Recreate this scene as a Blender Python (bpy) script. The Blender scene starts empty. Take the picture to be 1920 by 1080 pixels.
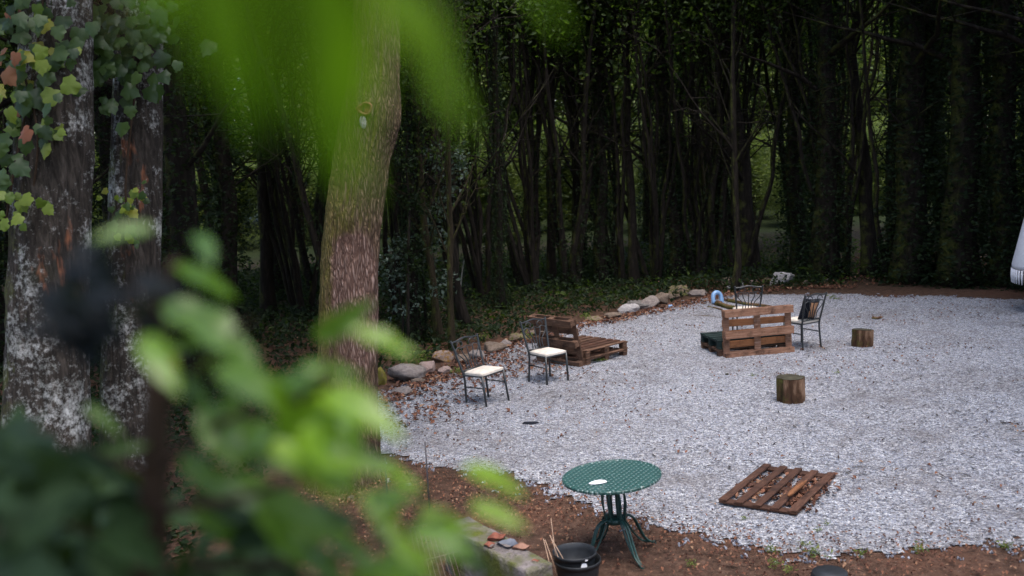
import bpy, bmesh, math, random
import numpy as np
from mathutils import Matrix, Vector, Quaternion

sc = bpy.context.scene
COL = sc.collection
rad = math.radians
random.seed(7)

# ------------------------------------------------------------------ camera, sky, sun, exposure
F, CAMH, PITCH, ROLL = 1867.0, 3.54, rad(7.63), rad(-3.0)      # focal length in 1920-wide pixels
def _rx(a):
    c, s = math.cos(a), math.sin(a); return np.array([[1, 0, 0], [0, c, -s], [0, s, c]])
def _rz(a):
    c, s = math.cos(a), math.sin(a); return np.array([[c, -s, 0], [s, c, 0], [0, 0, 1]])
CM = _rx(math.pi/2 - PITCH) @ _rz(ROLL)
cd = bpy.data.cameras.new('camera')
cam = bpy.data.objects.new('camera', cd); COL.objects.link(cam)
m4 = np.eye(4); m4[:3, :3] = CM; m4[2, 3] = CAMH
cam.matrix_world = Matrix(m4.tolist())
cd.sensor_width = 36; cd.lens = F/1920*36; cd.clip_start = .02; cd.clip_end = 3000
cd.dof.use_dof = True; cd.dof.focus_distance = 13.0; cd.dof.aperture_fstop = 1.6
sc.camera = cam

SUN_EL, SUN_AZ = rad(72), rad(150)
w = bpy.data.worlds.new('World'); sc.world = w; w.use_nodes = True
wn = w.node_tree.nodes; wn.clear()
sky = wn.new('ShaderNodeTexSky'); sky.sky_type = 'NISHITA'; sky.sun_disc = False
sky.sun_elevation = SUN_EL; sky.sun_rotation = SUN_AZ; sky.dust_density = 3.0; sky.air_density = 1.0; sky.ozone_density = 1.0
bg = wn.new('ShaderNodeBackground'); bg.inputs[1].default_value = .15
wo = wn.new('ShaderNodeOutputWorld')
w.node_tree.links.new(sky.outputs[0], bg.inputs[0]); w.node_tree.links.new(bg.outputs[0], wo.inputs[0])
sl = bpy.data.lights.new('sun', 'SUN'); sl.energy = .8; sl.angle = rad(50); sl.color = (1, .98, .95)
so = bpy.data.objects.new('sun', sl); COL.objects.link(so); so.location = (0, 0, 30)
sd = Vector((math.sin(SUN_AZ)*math.cos(SUN_EL), math.cos(SUN_AZ)*math.cos(SUN_EL), math.sin(SUN_EL)))
so.rotation_euler = sd.to_track_quat('Z', 'Y').to_euler()
sc.view_settings.view_transform = 'Standard'; sc.view_settings.look = 'None'
sc.view_settings.exposure = 1.7; sc.view_settings.gamma = 1.0
sc.cycles.max_bounces = 8; sc.cycles.transparent_max_bounces = 8
sc.cycles.use_denoising = True

# ------------------------------------------------------------------ helpers
def at(px, py, z=0.0):
    d = CM @ np.array([(px-960)/F, -(py-540)/F, -1.0]); t = (z-CAMH)/d[2]
    return np.array([0, 0, CAMH]) + t*d
def deep(px, py, depth):
    return np.array([0, 0, CAMH]) + depth*(CM @ np.array([(px-960)/F, -(py-540)/F, -1.0]))

def _h(ix, iy, iz):
    n = (ix*374761393 + iy*668265263 + iz*2147483647*0 + iz*1274126177) & 0xffffffff
    n = ((n ^ (n >> 13))*1274126177) & 0xffffffff
    return ((n ^ (n >> 16)) & 0xffff)/65535.0
def vn(p):
    p = np.asarray(p, float); i = np.floor(p).astype(np.int64); f = p-i; f = f*f*(3-2*f)
    r = 0
    for a in (0, 1):
        for b in (0, 1):
            for c in (0, 1):
                wgt = (f[..., 0] if a else 1-f[..., 0])*(f[..., 1] if b else 1-f[..., 1])*(f[..., 2] if c else 1-f[..., 2])
                r = r + wgt*_h(i[..., 0]+a, i[..., 1]+b, i[..., 2]+c)
    return r*2-1
def fbm(p, o=3):
    p = np.asarray(p, float); r = 0; a = 1
    for k in range(o):
        r = r + a*vn(p*2**k + 17.3*k); a *= .5
    return r

def mesh(name, v, f, mat=None, smooth=False, rnd=None):
    me = bpy.data.meshes.new(name)
    v = np.asarray(v, float)
    me.from_pydata(v.tolist() if len(v) < 20000 else list(map(tuple, v)), [], f.tolist() if isinstance(f, np.ndarray) else [tuple(map(int, q)) for q in f])
    if mat is not None:
        for m in (mat if isinstance(mat, (list, tuple)) else [mat]): me.materials.append(m)
    if smooth: me.polygons.foreach_set('use_smooth', [True]*len(me.polygons))
    if rnd is not None:
        a = me.attributes.new('rnd', 'FLOAT', 'FACE'); a.data.foreach_set('value', np.asarray(rnd, np.float32))
    me.update()
    return me
def part(name, me, parent=None, M=None):
    o = bpy.data.objects.new(name, me); COL.objects.link(o)
    if parent is not None: o.parent = parent
    if M is not None: o.matrix_basis = M
    if name in ('boughs', 'twigs', 'crown', 'ivy', 'foliage'): o['kind'] = 'stuff'
    return o
def tag(o, label, cat, group=None):
    o['label'] = label; o['category'] = cat
    if group: o['group'] = group
    return o
def thing(name, label, cat, loc=(0, 0, 0), rz=0.0, group=None, M=None):
    o = bpy.data.objects.new(name, None); COL.objects.link(o); o.empty_display_size = .1
    if M is not None: o.matrix_basis = M
    else:
        o.location = Vector([float(c) for c in loc]); o.rotation_euler = (0, 0, rz)
    return tag(o, label, cat, group)
def copy_tree(src, parent=None):
    c = src.copy(); COL.objects.link(c)
    if parent is not None: c.parent = parent
    for ch in [o for o in src.children]: copy_tree(ch, c)
    return c
def frame(x, y, z, o):
    M = Matrix.Identity(4)
    for i, c in enumerate((x, y, z, o)):
        for k in range(3): M[k][i] = float(c[k])
    return M

class MB:
    def __init__(s): s.v = []; s.f = []; s.n = 0
    def add(s, v, f):
        s.v.append(np.asarray(v, float)); s.f += [tuple(i+s.n for i in q) for q in f]; s.n += len(v); return s
    def mesh(s, name, mat, smooth=False, rnd=None): return mesh(name, np.concatenate(s.v), s.f, mat, smooth, rnd)

def tube(pts, radii, n=8, cap=True):
    pts = np.asarray(pts, float); k = len(pts)
    radii = np.broadcast_to(np.asarray(radii, float), (k,))
    t = np.gradient(pts, axis=0); t /= np.linalg.norm(t, axis=1)[:, None]+1e-12
    ref = np.array([0, 0, 1.0]) if abs(t[0][2]) < .9 else np.array([1.0, 0, 0])
    u = np.cross(t[0], ref); u /= np.linalg.norm(u); V = []
    for i in range(k):
        u = u - t[i]*np.dot(u, t[i]); u /= np.linalg.norm(u); b = np.cross(t[i], u)
        a = np.arange(n)*2*math.pi/n
        V.append(pts[i] + radii[i]*(np.cos(a)[:, None]*u + np.sin(a)[:, None]*b))
    Fc = [(i*n+j, i*n+(j+1) % n, (i+1)*n+(j+1) % n, (i+1)*n+j) for i in range(k-1) for j in range(n)]
    if cap: Fc += [tuple(range(n-1, -1, -1)), tuple((k-1)*n+j for j in range(n))]
    return np.concatenate(V), Fc
def curve(ctrl, n=24):
    c = np.asarray(ctrl, float); c = np.vstack([2*c[0]-c[1], c, 2*c[-1]-c[-2]]); out = []
    m = len(c)-3
    for q in np.linspace(0, m-1e-6, n):
        i = int(q); t = q-i; p0, p1, p2, p3 = c[i:i+4]
        out.append(.5*((2*p1)+(-p0+p2)*t+(2*p0-5*p1+4*p2-p3)*t*t+(-p0+3*p1-3*p2+p3)*t**3))
    return np.array(out)
def lathe(prof, n=32):
    V = [[r*math.cos(2*math.pi*j/n), r*math.sin(2*math.pi*j/n), z] for r, z in prof for j in range(n)]
    Fc = [(i*n+j, i*n+(j+1) % n, (i+1)*n+(j+1) % n, (i+1)*n+j) for i in range(len(prof)-1) for j in range(n)]
    return np.array(V), Fc
def boxm(name, sx, sy, sz, mat, bev=.004, jit=0, seed=0):
    bm = bmesh.new(); bmesh.ops.create_cube(bm, size=1)
    r = random.Random(seed)
    for v in bm.verts: v.co = Vector((v.co.x*sx+r.uniform(-jit, jit), v.co.y*sy+r.uniform(-jit, jit), v.co.z*sz+r.uniform(-jit, jit)*.4))
    if bev: bmesh.ops.bevel(bm, geom=bm.edges[:], offset=bev, segments=1, affect='EDGES')
    me = bpy.data.meshes.new(name); bm.to_mesh(me); bm.free(); me.materials.append(mat); return me

def inpoly(P, poly):
    x, y = P[..., 0], P[..., 1]; c = np.zeros(x.shape, bool); n = len(poly)
    for i in range(n):
        x1, y1 = poly[i]; x2, y2 = poly[(i+1) % n]
        cond = ((y1 > y) != (y2 > y)) & (x < (x2-x1)*(y-y1)/(y2-y1+1e-12)+x1); c ^= cond
    return c

# leaf cards: folded rhombus leaves, two faces each, random tint per leaf
def leaves(cent, size, rng, up=.5, fold=.25, aspect=.55):
    n = len(cent); size = np.broadcast_to(size, (n,))*rng.uniform(.65, 1.3, n)
    d = rng.normal(size=(n, 3)); d[:, 2] = d[:, 2]*.6-.25; d /= np.linalg.norm(d, axis=1)[:, None]
    nr = rng.normal(size=(n, 3)); nr[:, 2] = np.abs(nr[:, 2])+up; nr -= d*np.sum(nr*d, 1)[:, None]; nr /= np.linalg.norm(nr, axis=1)[:, None]+1e-9
    s = np.cross(d, nr); L = size[:, None]
    b = cent-d*L*.5; t = cent+d*L*.5; l = cent+s*L*aspect*.5+nr*L*fold*.4-d*L*.06; r = cent-s*L*aspect*.5+nr*L*fold*.4-d*L*.06
    V = np.stack([b, l, t, r], 1).reshape(-1, 3)
    i = np.arange(n)*4
    Fc = np.stack([np.stack([i, i+3, i+2], 1), np.stack([i, i+2, i+1], 1)], 1).reshape(-1, 3)
    return V, Fc, np.repeat(rng.uniform(0, 1, n), 2)

# ------------------------------------------------------------------ materials
class NT:
    def __init__(s, name):
        s.m = bpy.data.materials.new(name); s.m.use_nodes = True; s.t = s.m.node_tree; s.t.nodes.clear()
        s.out = s.t.nodes.new('ShaderNodeOutputMaterial'); s.p = s.n('ShaderNodeBsdfPrincipled'); s.l(s.p.outputs[0], s.out.inputs[0])
    def n(s, ty, **k):
        o = s.t.nodes.new(ty)
        for a, b in k.items(): setattr(o, a, b)
        return o
    def l(s, a, b): s.t.links.new(a, b)
    def co(s, kind='Object', scale=(1, 1, 1), rand=False):
        tc = s.n('ShaderNodeTexCoord'); mp = s.n('ShaderNodeMapping'); mp.inputs['Scale'].default_value = scale
        s.l(tc.outputs[kind], mp.inputs[0])
        if rand:
            oi = s.n('ShaderNodeObjectInfo'); mu = s.n('ShaderNodeMath', operation='MULTIPLY'); mu.inputs[1].default_value = 37.0
            s.l(oi.outputs['Random'], mu.inputs[0]); s.l(mu.outputs[0], mp.inputs['Location'])
        return mp.outputs[0]
    def noise(s, vec, scale, detail=4, rough=.55, dist=0):
        o = s.n('ShaderNodeTexNoise'); o.inputs['Scale'].default_value = scale; o.inputs['Detail'].default_value = detail
        o.inputs['Roughness'].default_value = rough; o.inputs['Distortion'].default_value = dist; s.l(vec, o.inputs['Vector']); return o.outputs[0]
    def ramp(s, fac, stops, interp='LINEAR'):
        o = s.n('ShaderNodeValToRGB'); r = o.color_ramp; r.interpolation = interp
        while len(r.elements) < len(stops): r.elements.new(.5)
        for e, (p, c) in zip(r.elements, stops):
            e.position = p; e.color = (*c, 1) if len(c) == 3 else c
        s.l(fac, o.inputs[0]); return o.outputs[0]
    def mix(s, fac, a, b, mode='MIX'):
        o = s.n('ShaderNodeMix', data_type='RGBA', blend_type=mode)
        for sock, v in ((o.inputs[0], fac), (o.inputs[6], a), (o.inputs[7], b)):
            if hasattr(v, 'node'): s.l(v, sock)
            else: sock.default_value = v if not isinstance(v, tuple) else (*v, 1)
        return o.outputs[2]
    def math(s, op, a, b=0.0, clamp=False):
        o = s.n('ShaderNodeMath', operation=op, use_clamp=clamp)
        for sock, v in ((o.inputs[0], a), (o.inputs[1], b)):
            if hasattr(v, 'node'): s.l(v, sock)
            else: sock.default_value = v
        return o.outputs[0]
    def bump(s, h, strength=.5, dist=.02):
        o = s.n('ShaderNodeBump'); o.inputs['Strength'].default_value = strength; o.inputs['Distance'].default_value = dist
        s.l(h, o.inputs['Height']); s.l(o.outputs[0], s.p.inputs['Normal'])
    def col(s, c, rough=.8, spec=None):
        if hasattr(c, 'node'): s.l(c, s.p.inputs['Base Color'])
        else: s.p.inputs['Base Color'].default_value = (*c, 1)
        s.p.inputs['Roughness'].default_value = rough
        if spec is not None: s.p.inputs['Specular IOR Level'].default_value = spec
        return s.m

def plain(name, c, rough=.6, spec=.5, var=.25, sc_=30, bump=.1, metal=0):
    t = NT(name); v = t.co(rand=True); n = t.noise(v, sc_, 4)
    lo = tuple(x*(1-var) for x in c); hi = tuple(min(1, x*(1+var)) for x in c)
    t.bump(n, bump, .01); t.p.inputs['Metallic'].default_value = metal
    return t.col(t.ramp(n, [(.3, lo), (.7, hi)]), rough, spec)

def leafmat(name, stops, rough=.45, trans=.35, spec=.4, attr=True, tcol=None, vein=False):
    t = NT(name)
    if attr:
        a = t.n('ShaderNodeAttribute'); a.attribute_name = 'rnd'; fac = a.outputs['Fac']
    else:
        oi = t.n('ShaderNodeObjectInfo'); fac = oi.outputs['Random']
    c = t.ramp(fac, stops)
    v = t.co('Object'); n = t.noise(v, 25 if not attr else 3, 3)
    c = t.mix(t.math('MULTIPLY', n, .45), c, tuple(x*.45 for x in stops[0][1]))
    t.col(c, rough, spec)
    if trans:
        tr = t.n('ShaderNodeBsdfTranslucent'); t.l(t.mix(.65, c, tcol or (.16, .30, .02)), tr.inputs[0])
        mx = t.n('ShaderNodeMixShader'); mx.inputs[0].default_value = trans
        t.l(t.p.outputs[0], mx.inputs[1]); t.l(tr.outputs[0], mx.inputs[2]); t.l(mx.outputs[0], t.out.inputs[0])
    return t.m

def mat_wood(name, a, b, c):
    t = NT(name); v = t.co(rand=True, scale=(1, 1, 1)); mp = t.n('ShaderNodeMapping'); mp.inputs['Scale'].default_value = (2, 26, 26); t.l(v, mp.inputs[0])
    g = t.noise(mp.outputs[0], 2.2, 5, .6, .6); blot = t.noise(v, 6, 4, .65)
    oi = t.n('ShaderNodeObjectInfo')
    cc = t.ramp(g, [(.25, a), (.55, b), (.8, c)])
    cc = t.mix(t.math('MULTIPLY', t.math('SUBTRACT', blot, .48, True), 4.5, True), cc, tuple(x*.35 for x in a))
    cc = t.mix(t.math('MULTIPLY', oi.outputs['Random'], .75), cc, tuple(x*.45 for x in b))
    t.bump(g, .5, .006); return t.col(cc, .85, .25)

M_wood = mat_wood('weathered_pallet_wood', (.05, .026, .017), (.15, .08, .05), (.33, .22, .165))
M_wood_red = mat_wood('reddish_pallet_wood', (.10, .045, .026), (.29, .15, .095), (.50, .35, .27))
M_wood_dk = mat_wood('dark_wet_pallet_wood', (.035, .017, .012), (.095, .044, .028), (.15, .085, .056))
M_wood_gr = mat_wood('green_stained_pallet_wood', (.008, .014, .014), (.016, .032, .03), (.05, .045, .036))
M_wood_or = mat_wood('fresh_orange_wood', (.18, .07, .03), (.36, .15, .065), (.45, .24, .12))

def mat_ground():
    t = NT('soil'); v = t.co('Object'); n1 = t.noise(v, .5, 4); n2 = t.noise(v, 9, 5, .65); n3 = t.noise(v, 60, 3, .7)
    c = t.ramp(n2, [(.3, (.032, .019, .013)), (.55, (.085, .048, .033)), (.75, (.15, .09, .065))])
    c = t.mix(t.math('MULTIPLY', t.math('SUBTRACT', n1, .5, True), 5.0, True), c, (.125, .06, .038))
    c = t.mix(t.math('MULTIPLY', t.math('SUBTRACT', n3, .62, True), 8.0, True), c, (.26, .21, .17))
    # leaf-mould floor of the wood
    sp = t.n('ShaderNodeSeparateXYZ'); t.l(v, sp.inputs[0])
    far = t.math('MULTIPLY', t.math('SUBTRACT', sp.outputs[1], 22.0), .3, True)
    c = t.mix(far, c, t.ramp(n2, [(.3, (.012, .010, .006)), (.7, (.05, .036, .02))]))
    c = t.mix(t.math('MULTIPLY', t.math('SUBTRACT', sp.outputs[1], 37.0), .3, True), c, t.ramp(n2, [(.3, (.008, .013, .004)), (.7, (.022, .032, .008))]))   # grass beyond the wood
    t.bump(t.math('ADD', n2, t.math('MULTIPLY', n3, .5)), .9, .04); return t.col(c, .95, .15)
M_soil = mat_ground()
def mat_gravel(stone):
    t = NT('gravel_stone' if stone else 'gravel_bed')
    if stone:
        oi = t.n('ShaderNodeObjectInfo'); f = oi.outputs['Random']; v = t.co('Object'); n = t.noise(v, 1.6, 3)
        c = t.ramp(f, [(0, (.07, .074, .10)), (.2, (.16, .168, .21)), (.5, (.27, .285, .35)), (.8, (.40, .42, .49)), (.95, (.60, .625, .70)), (1, (.34, .25, .2))])
        c = t.mix(t.math('MULTIPLY', n, .4), c, (.18, .18, .2)); t.bump(n, .4, .3)
    else:
        v = t.co('Object'); vo = t.n('ShaderNodeTexVoronoi'); vo.inputs['Scale'].default_value = 38; t.l(v, vo.inputs['Vector'])
        sp = t.n('ShaderNodeSeparateXYZ'); t.l(vo.outputs['Color'], sp.inputs[0])
        c = t.ramp(sp.outputs[0], [(0, (.07, .07, .08)), (.4, (.24, .24, .26)), (.85, (.40, .40, .42)), (1, (.6, .6, .62))])
        t.bump(t.math('SUBTRACT', 1.0, vo.outputs['Distance']), 1.0, .03)
    big = t.n('ShaderNodeNewGeometry'); dn = t.noise(big.outputs['Position'], .55, 4); d2 = t.noise(big.outputs['Position'], 2.6, 4)
    c = t.mix(t.math('MULTIPLY', t.math('SUBTRACT', t.math('ADD', t.math('MULTIPLY', dn, .6), t.math('MULTIPLY', d2, .4)), .47, True), 4.0, True), c, t.mix(.7, c, (.12, .10, .092)))
    return t.col(c, .75, .4)
M_stone_g = mat_gravel(True); M_bed = mat_gravel(False)

def mat_bark(name, a, b, c, moss=0.0, lichen=0.0, orange=0.0, zs=.22, scale=16):
    t = NT(name); v = t.co('Object', scale=(1, 1, zs)); g = t.noise(v, scale, 6, .65, .4)
    v1 = t.co('Object'); big = t.noise(v1, 1.7, 4, .6); big2 = t.noise(v1, 4.3, 5, .7)
    cc = t.ramp(g, [(.3, a), (.5, b), (.72, c)])
    if orange:
        v2 = t.co('Object', scale=(1, 1, .35)); o = t.noise(v2, 2.6, 4, .7)
        cc = t.mix(t.math('MULTIPLY', t.math('SUBTRACT', o, .60, True), 9, True), cc, t.ramp(g, [(.35, (.13, .045, .02)), (.65, (.42, .16, .08))]))
    if lichen:
        li = t.math('ADD', t.math('MULTIPLY', big, .55), t.math('MULTIPLY', t.noise(v1, 22, 5, .75), .45))
        cc = t.mix(t.math('MULTIPLY', t.math('SUBTRACT', li, .57-.06*lichen, True), 9, True), cc, t.ramp(t.mix(.5, big2, g), [(.35, (.16, .17, .155)), (.6, (.50, .50, .49))]))
    if moss:
        ge = t.n('ShaderNodeNewGeometry'); sx = t.n('ShaderNodeSeparateXYZ'); t.l(ge.outputs['Normal'], sx.inputs[0])
        mo = t.math('ADD', t.math('MULTIPLY', sx.outputs[0], -.22), big2)
        cc = t.mix(t.math('MULTIPLY', t.math('SUBTRACT', mo, .66-.3*moss, True), 3.2, True), cc, t.ramp(t.noise(v1, 40, 3), [(.3, (.035, .05, .008)), (.7, (.12, .13, .025))]))
    t.bump(g, .9, .04); return t.col(cc, .95, .15)
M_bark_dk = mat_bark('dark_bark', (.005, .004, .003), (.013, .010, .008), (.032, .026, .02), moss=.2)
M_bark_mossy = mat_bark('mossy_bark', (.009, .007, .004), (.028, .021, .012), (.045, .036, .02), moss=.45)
M_bark_lichen = mat_bark('lichen_bark', (.010, .008, .007), (.03, .025, .021), (.075, .062, .053), moss=.18, lichen=1.0, orange=1, scale=22)
M_bark_stump = mat_bark('stump_bark', (.014, .007, .005), (.085, .045, .026), (.32, .20, .13), moss=.25, scale=9)
def mat_main():
    t = NT('rough_brown_bark'); v1 = t.co('Object'); b2 = t.noise(v1, 3.0, 5, .7); fine = t.noise(v1, 45, 3)
    v = t.co('Object', scale=(1, 1, .15)); wob = t.n('ShaderNodeVectorMath', operation='MULTIPLY_ADD'); nz = t.n('ShaderNodeTexNoise'); nz.inputs['Scale'].default_value = 14; t.l(v, nz.inputs['Vector'])
    t.l(nz.outputs['Color'], wob.inputs[0]); wob.inputs[1].default_value = (.1, .1, .05); t.l(v, wob.inputs[2])
    vo = t.n('ShaderNodeTexVoronoi', feature='DISTANCE_TO_EDGE'); vo.inputs['Scale'].default_value = 38; t.l(wob.outputs[0], vo.inputs['Vector'])
    plate = t.ramp(vo.outputs['Distance'], [(.0, (.12, .12, .12)), (.2, (.6, .6, .6)), (.5, (1, 1, 1))]); g = t.noise(v, 60, 4, .65)
    pl = t.mix(g, plate, t.mix(.5, plate, (0, 0, 0)))
    cc = t.ramp(pl, [(.05, (.035, .021, .014)), (.45, (.12, .078, .052)), (.9, (.25, .18, .135))])
    ge = t.n('ShaderNodeNewGeometry'); sx = t.n('ShaderNodeSeparateXYZ'); t.l(ge.outputs['Normal'], sx.inputs[0]); sp = t.n('ShaderNodeSeparateXYZ'); t.l(v1, sp.inputs[0])
    mo = t.math('ADD', t.math('ADD', t.math('MULTIPLY', sx.outputs[0], -.34), b2), t.math('MULTIPLY', t.math('SUBTRACT', sp.outputs[2], 2.6, True), .07))
    cc = t.mix(t.math('MULTIPLY', t.math('MULTIPLY', t.math('SUBTRACT', mo, .43, True), 3.0, True), .8), cc, t.mix(.35, t.ramp(fine, [(.3, (.07, .075, .012)), (.7, (.20, .175, .035))]), cc))
    # one long pinkish-brown patch of coarse bark low on the trunk, with an edge of its own
    dz = t.math('DIVIDE', t.math('SUBTRACT', sp.outputs[2], 2.05), .82); dx = t.math('DIVIDE', t.math('SUBTRACT', sp.outputs[0], .20), .28)
    r = t.math('ADD', t.math('ADD', t.math('POWER', t.math('ABSOLUTE', dz), 4.0), t.math('POWER', t.math('ABSOLUTE', dx), 2.0)), t.math('MULTIPLY', b2, .7))
    cc = t.mix(t.math('MULTIPLY', t.math('SUBTRACT', 1.3, r, True), 3, True), cc, t.ramp(pl, [(.05, (.06, .032, .025)), (.45, (.16, .10, .08)), (.9, (.36, .27, .24))]))
    t.bump(pl, .8, .03); return t.col(cc, .95, .15)
M_bark_main = mat_main()

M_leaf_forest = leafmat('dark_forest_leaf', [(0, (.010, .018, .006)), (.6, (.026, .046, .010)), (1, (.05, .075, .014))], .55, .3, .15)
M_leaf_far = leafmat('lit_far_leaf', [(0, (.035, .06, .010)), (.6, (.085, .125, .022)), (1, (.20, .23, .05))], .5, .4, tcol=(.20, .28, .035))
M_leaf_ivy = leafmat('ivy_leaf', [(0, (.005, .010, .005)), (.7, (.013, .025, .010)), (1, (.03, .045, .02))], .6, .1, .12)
M_leaf_grey = leafmat('grey_green_leaf', [(0, (.03, .05, .035)), (.6, (.075, .11, .085)), (1, (.14, .18, .15))], .5, .15)
M_leaf_litter = leafmat('dead_leaf', [(0, (.05, .018, .010)), (.5, (.15, .06, .035)), (.8, (.26, .11, .06)), (1, (.33, .2, .12))], .8, 0)
M_weed = leafmat('weed_leaf', [(0, (.06, .10, .015)), (1, (.22, .25, .05))], .6, .3)
M_vine_y = leafmat('yellow_vine_leaf', [(0, (.08, .14, .015)), (.6, (.17, .22, .02)), (1, (.28, .24, .03))], .5, .35, attr=False)
M_vine_g = leafmat('green_vine_leaf', [(0, (.012, .03, .008)), (.6, (.035, .07, .018)), (1, (.065, .11, .03))], .45, .3, attr=False)
M_vine_r = leafmat('red_vine_leaf', [(0, (.16, .05, .02)), (1, (.22, .10, .04))], .6, .2, attr=False, tcol=(.4, .1, .03))
M_lf_b = leafmat('bright_shrub_leaf', [(0, (.07, .17, .010)), (1, (.22, .36, .022)), ], .3, .4, .55, attr=False, tcol=(.36, .62, .015))
M_lf_m = leafmat('mid_shrub_leaf', [(0, (.045, .11, .010)), (1, (.10, .19, .018))], .35, .35, .4, attr=False)
M_lf_d = leafmat('shaded_shrub_leaf', [(0, (.010, .022, .012)), (1, (.025, .05, .018))], .65, .12, .1, attr=False)  # shade among the shrub leaves put into a darker leaf colour
M_lf_r = leafmat('young_red_leaf', [(0, (.30, .10, .06)), (1, (.36, .16, .08))], .5, .3, attr=False, tcol=(.5, .15, .05))
M_lf_y = leafmat('fading_brown_leaf', [(0, (.22, .16, .06)), (1, (.30, .22, .08))], .5, .3, attr=False, tcol=(.4, .28, .05))
M_lf_t = leafmat('backlit_shrub_leaf', [(0, (.07, .16, .008)), (1, (.16, .27, .012))], .5, .5, .12, attr=False, tcol=(.20, .44, .004))
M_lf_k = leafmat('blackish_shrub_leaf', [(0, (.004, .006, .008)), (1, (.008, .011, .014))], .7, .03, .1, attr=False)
M_twig = plain('twig', (.035, .022, .014), .9, .2)
M_twig_pale = plain('pale_dead_twig', (.34, .32, .28), .9, .2)
M_black_metal = plain('black_painted_metal', (.02, .023, .025), .35, .6, .3, 60, .05)
M_cream = plain('cream_seat_fabric', (.62, .55, .47), .9, .2, .14, 14, .08)
M_green_metal = plain('dark_green_painted_metal', (.015, .05, .042), .4, .5, .35, 30, .08)
def mat_tabletop():
    t = NT('green_lattice_tabletop'); v = t.co('Object'); mp = t.n('ShaderNodeMapping'); mp.inputs['Rotation'].default_value = (0, 0, .6); t.l(v, mp.inputs[0])
    ch = t.n('ShaderNodeTexVoronoi', feature='F1', distance='EUCLIDEAN', voronoi_dimensions='2D'); ch.inputs['Scale'].default_value = 21; ch.inputs['Randomness'].default_value = .12; t.l(mp.outputs[0], ch.inputs['Vector'])
    n = t.noise(v, 7, 4)
    c = t.ramp(ch.outputs['Distance'], [(0, (.26, .35, .34)), (.16, (.18, .26, .245)), (.24, (.008, .03, .027)), (.38, (.018, .065, .056)), (.55, (.025, .085, .074))])  # pale dot in each lattice cell is a highlight painted into the colour
    c = t.mix(t.math('MULTIPLY', n, .35), c, (.02, .06, .055)); t.bump(ch.outputs['Distance'], .7, .02); return t.col(c, .38, .5)
M_tabletop = mat_tabletop()
M_plastic = plain('black_plastic', (.018, .02, .023), .5, .4, .25, 12, .05)
M_white = plain('white_paper', (.75, .74, .76), .8, .2, .06, 20, .05)
M_blue = plain('light_blue_plastic', (.20, .34, .56), .35, .5, .12, 10, .04)
M_rust = plain('rusty_rod', (.17, .12, .10), .7, .3, .4, 40, .2)
M_steel = plain('dark_steel_rod', (.05, .045, .05), .6, .4, .3, 40, .1)
M_straw = plain('straw_stick', (.50, .34, .24), .8, .2, .2, 30, .1)
M_cloth_dk = plain('dark_cloth', (.014, .015, .02), .95, .1, .3, 30, .2)
M_tan = plain('tan_cloth', (.42, .22, .12), .95, .1, .35, 16, .2)
M_fringe = plain('white_cotton', (.62, .62, .66), .95, .1, .08, 30, .15)
M_cut = plain('grey_cut_wood', (.05, .045, .03), .9, .2, .5, 9, .5)
M_scar = plain('orange_wood_scar', (.24, .11, .065), .85, .2, .4, 14, .5)
M_moss_y = plain('yellow_moss', (.17, .14, .02), .95, .1, .4, 30, .6)
def mat_rock(name, a, b, moss=0, mcol=(.09, .10, .02)):
    t = NT(name); v = t.co(rand=True); n = t.noise(v, 5, 6, .7); f = t.noise(v, 22, 4, .7)
    c = t.ramp(n, [(.32, a), (.68, b)]); c = t.mix(t.math('MULTIPLY', t.math('SUBTRACT', f, .55, True), 4, True), c, tuple(x*.55 for x in a))
    if moss:
        c = t.mix(t.math('MULTIPLY', t.math('SUBTRACT', t.noise(v, 3.5, 4), .62-.3*moss, True), 6, True), c, mcol)
    t.bump(t.math('ADD', n, f), .7, .04); return t.col(c, .92, .2)
R_grey = mat_rock('grey_stone', (.17, .14, .125), (.34, .29, .27)); R_pale = mat_rock('pale_stone', (.27, .25, .25), (.50, .47, .47))
R_brown = mat_rock('brown_stone', (.11, .08, .06), (.26, .20, .16)); R_dark = mat_rock('mottled_dark_stone', (.06, .055, .05), (.27, .25, .24))
R_moss = mat_rock('mossy_stone', (.15, .11, .08), (.30, .22, .17), .6); R_orange = mat_rock('orange_mossy_stone', (.20, .14, .12), (.36, .28, .25), .6, (.24, .13, .03))
R_yellow = mat_rock('yellow_mossy_stone', (.16, .12, .05), (.25, .2, .08), .9, (.20, .17, .03)); R_pink = mat_rock('pinkish_stone', (.28, .19, .16), (.45, .34, .31))
R_conc = mat_rock('weathered_concrete', (.09, .075, .07), (.23, .20, .19), .6)

# ------------------------------------------------------------------ ground and gravel
EDGE = [at(*p)[:2] for p in [(2100, 985), (1920, 1010), (1700, 1038), (1480, 1042), (1330, 1012), (1230, 985), (1110, 940), (1000, 912), (800, 862), (715, 848), (640, 840), (640, 790), (715, 735), (850, 696), (960, 650), (1100, 606), (1180, 594), (1300, 567), (1345, 555), (1550, 553), (1920, 562), (2150, 575)]]
EDGE = np.array(EDGE)
def terrain(x, y):
    x = np.asarray(x, float); y = np.asarray(y, float)
    s = np.clip((6.4-y)/6.4, 0, 1); z = 1.85*s*s*(3-2*s)
    p = np.stack([x*.6, y*.6, x*0], -1); far = np.clip((y-23)/6, 0, 1)+np.clip((-3.2-x)/4, 0, 1)
    z = z+.012*fbm(p*2.5)+.16*np.clip(far, 0, 1)*vn(p*.6+5)
    return z
def T(x, y): return float(terrain(np.array([x]), np.array([y]))[0])
def axis(lo, hi, st, out):
    a = np.arange(lo, hi+1e-6, st); e = []; d = st; p = hi
    while p < out: d *= 1.35; p += d; e.append(p)
    e2 = []; d = st; p = lo
    while p > -out: d *= 1.35; p -= d; e2.append(p)
    return np.concatenate([e2[::-1], a, e])
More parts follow.
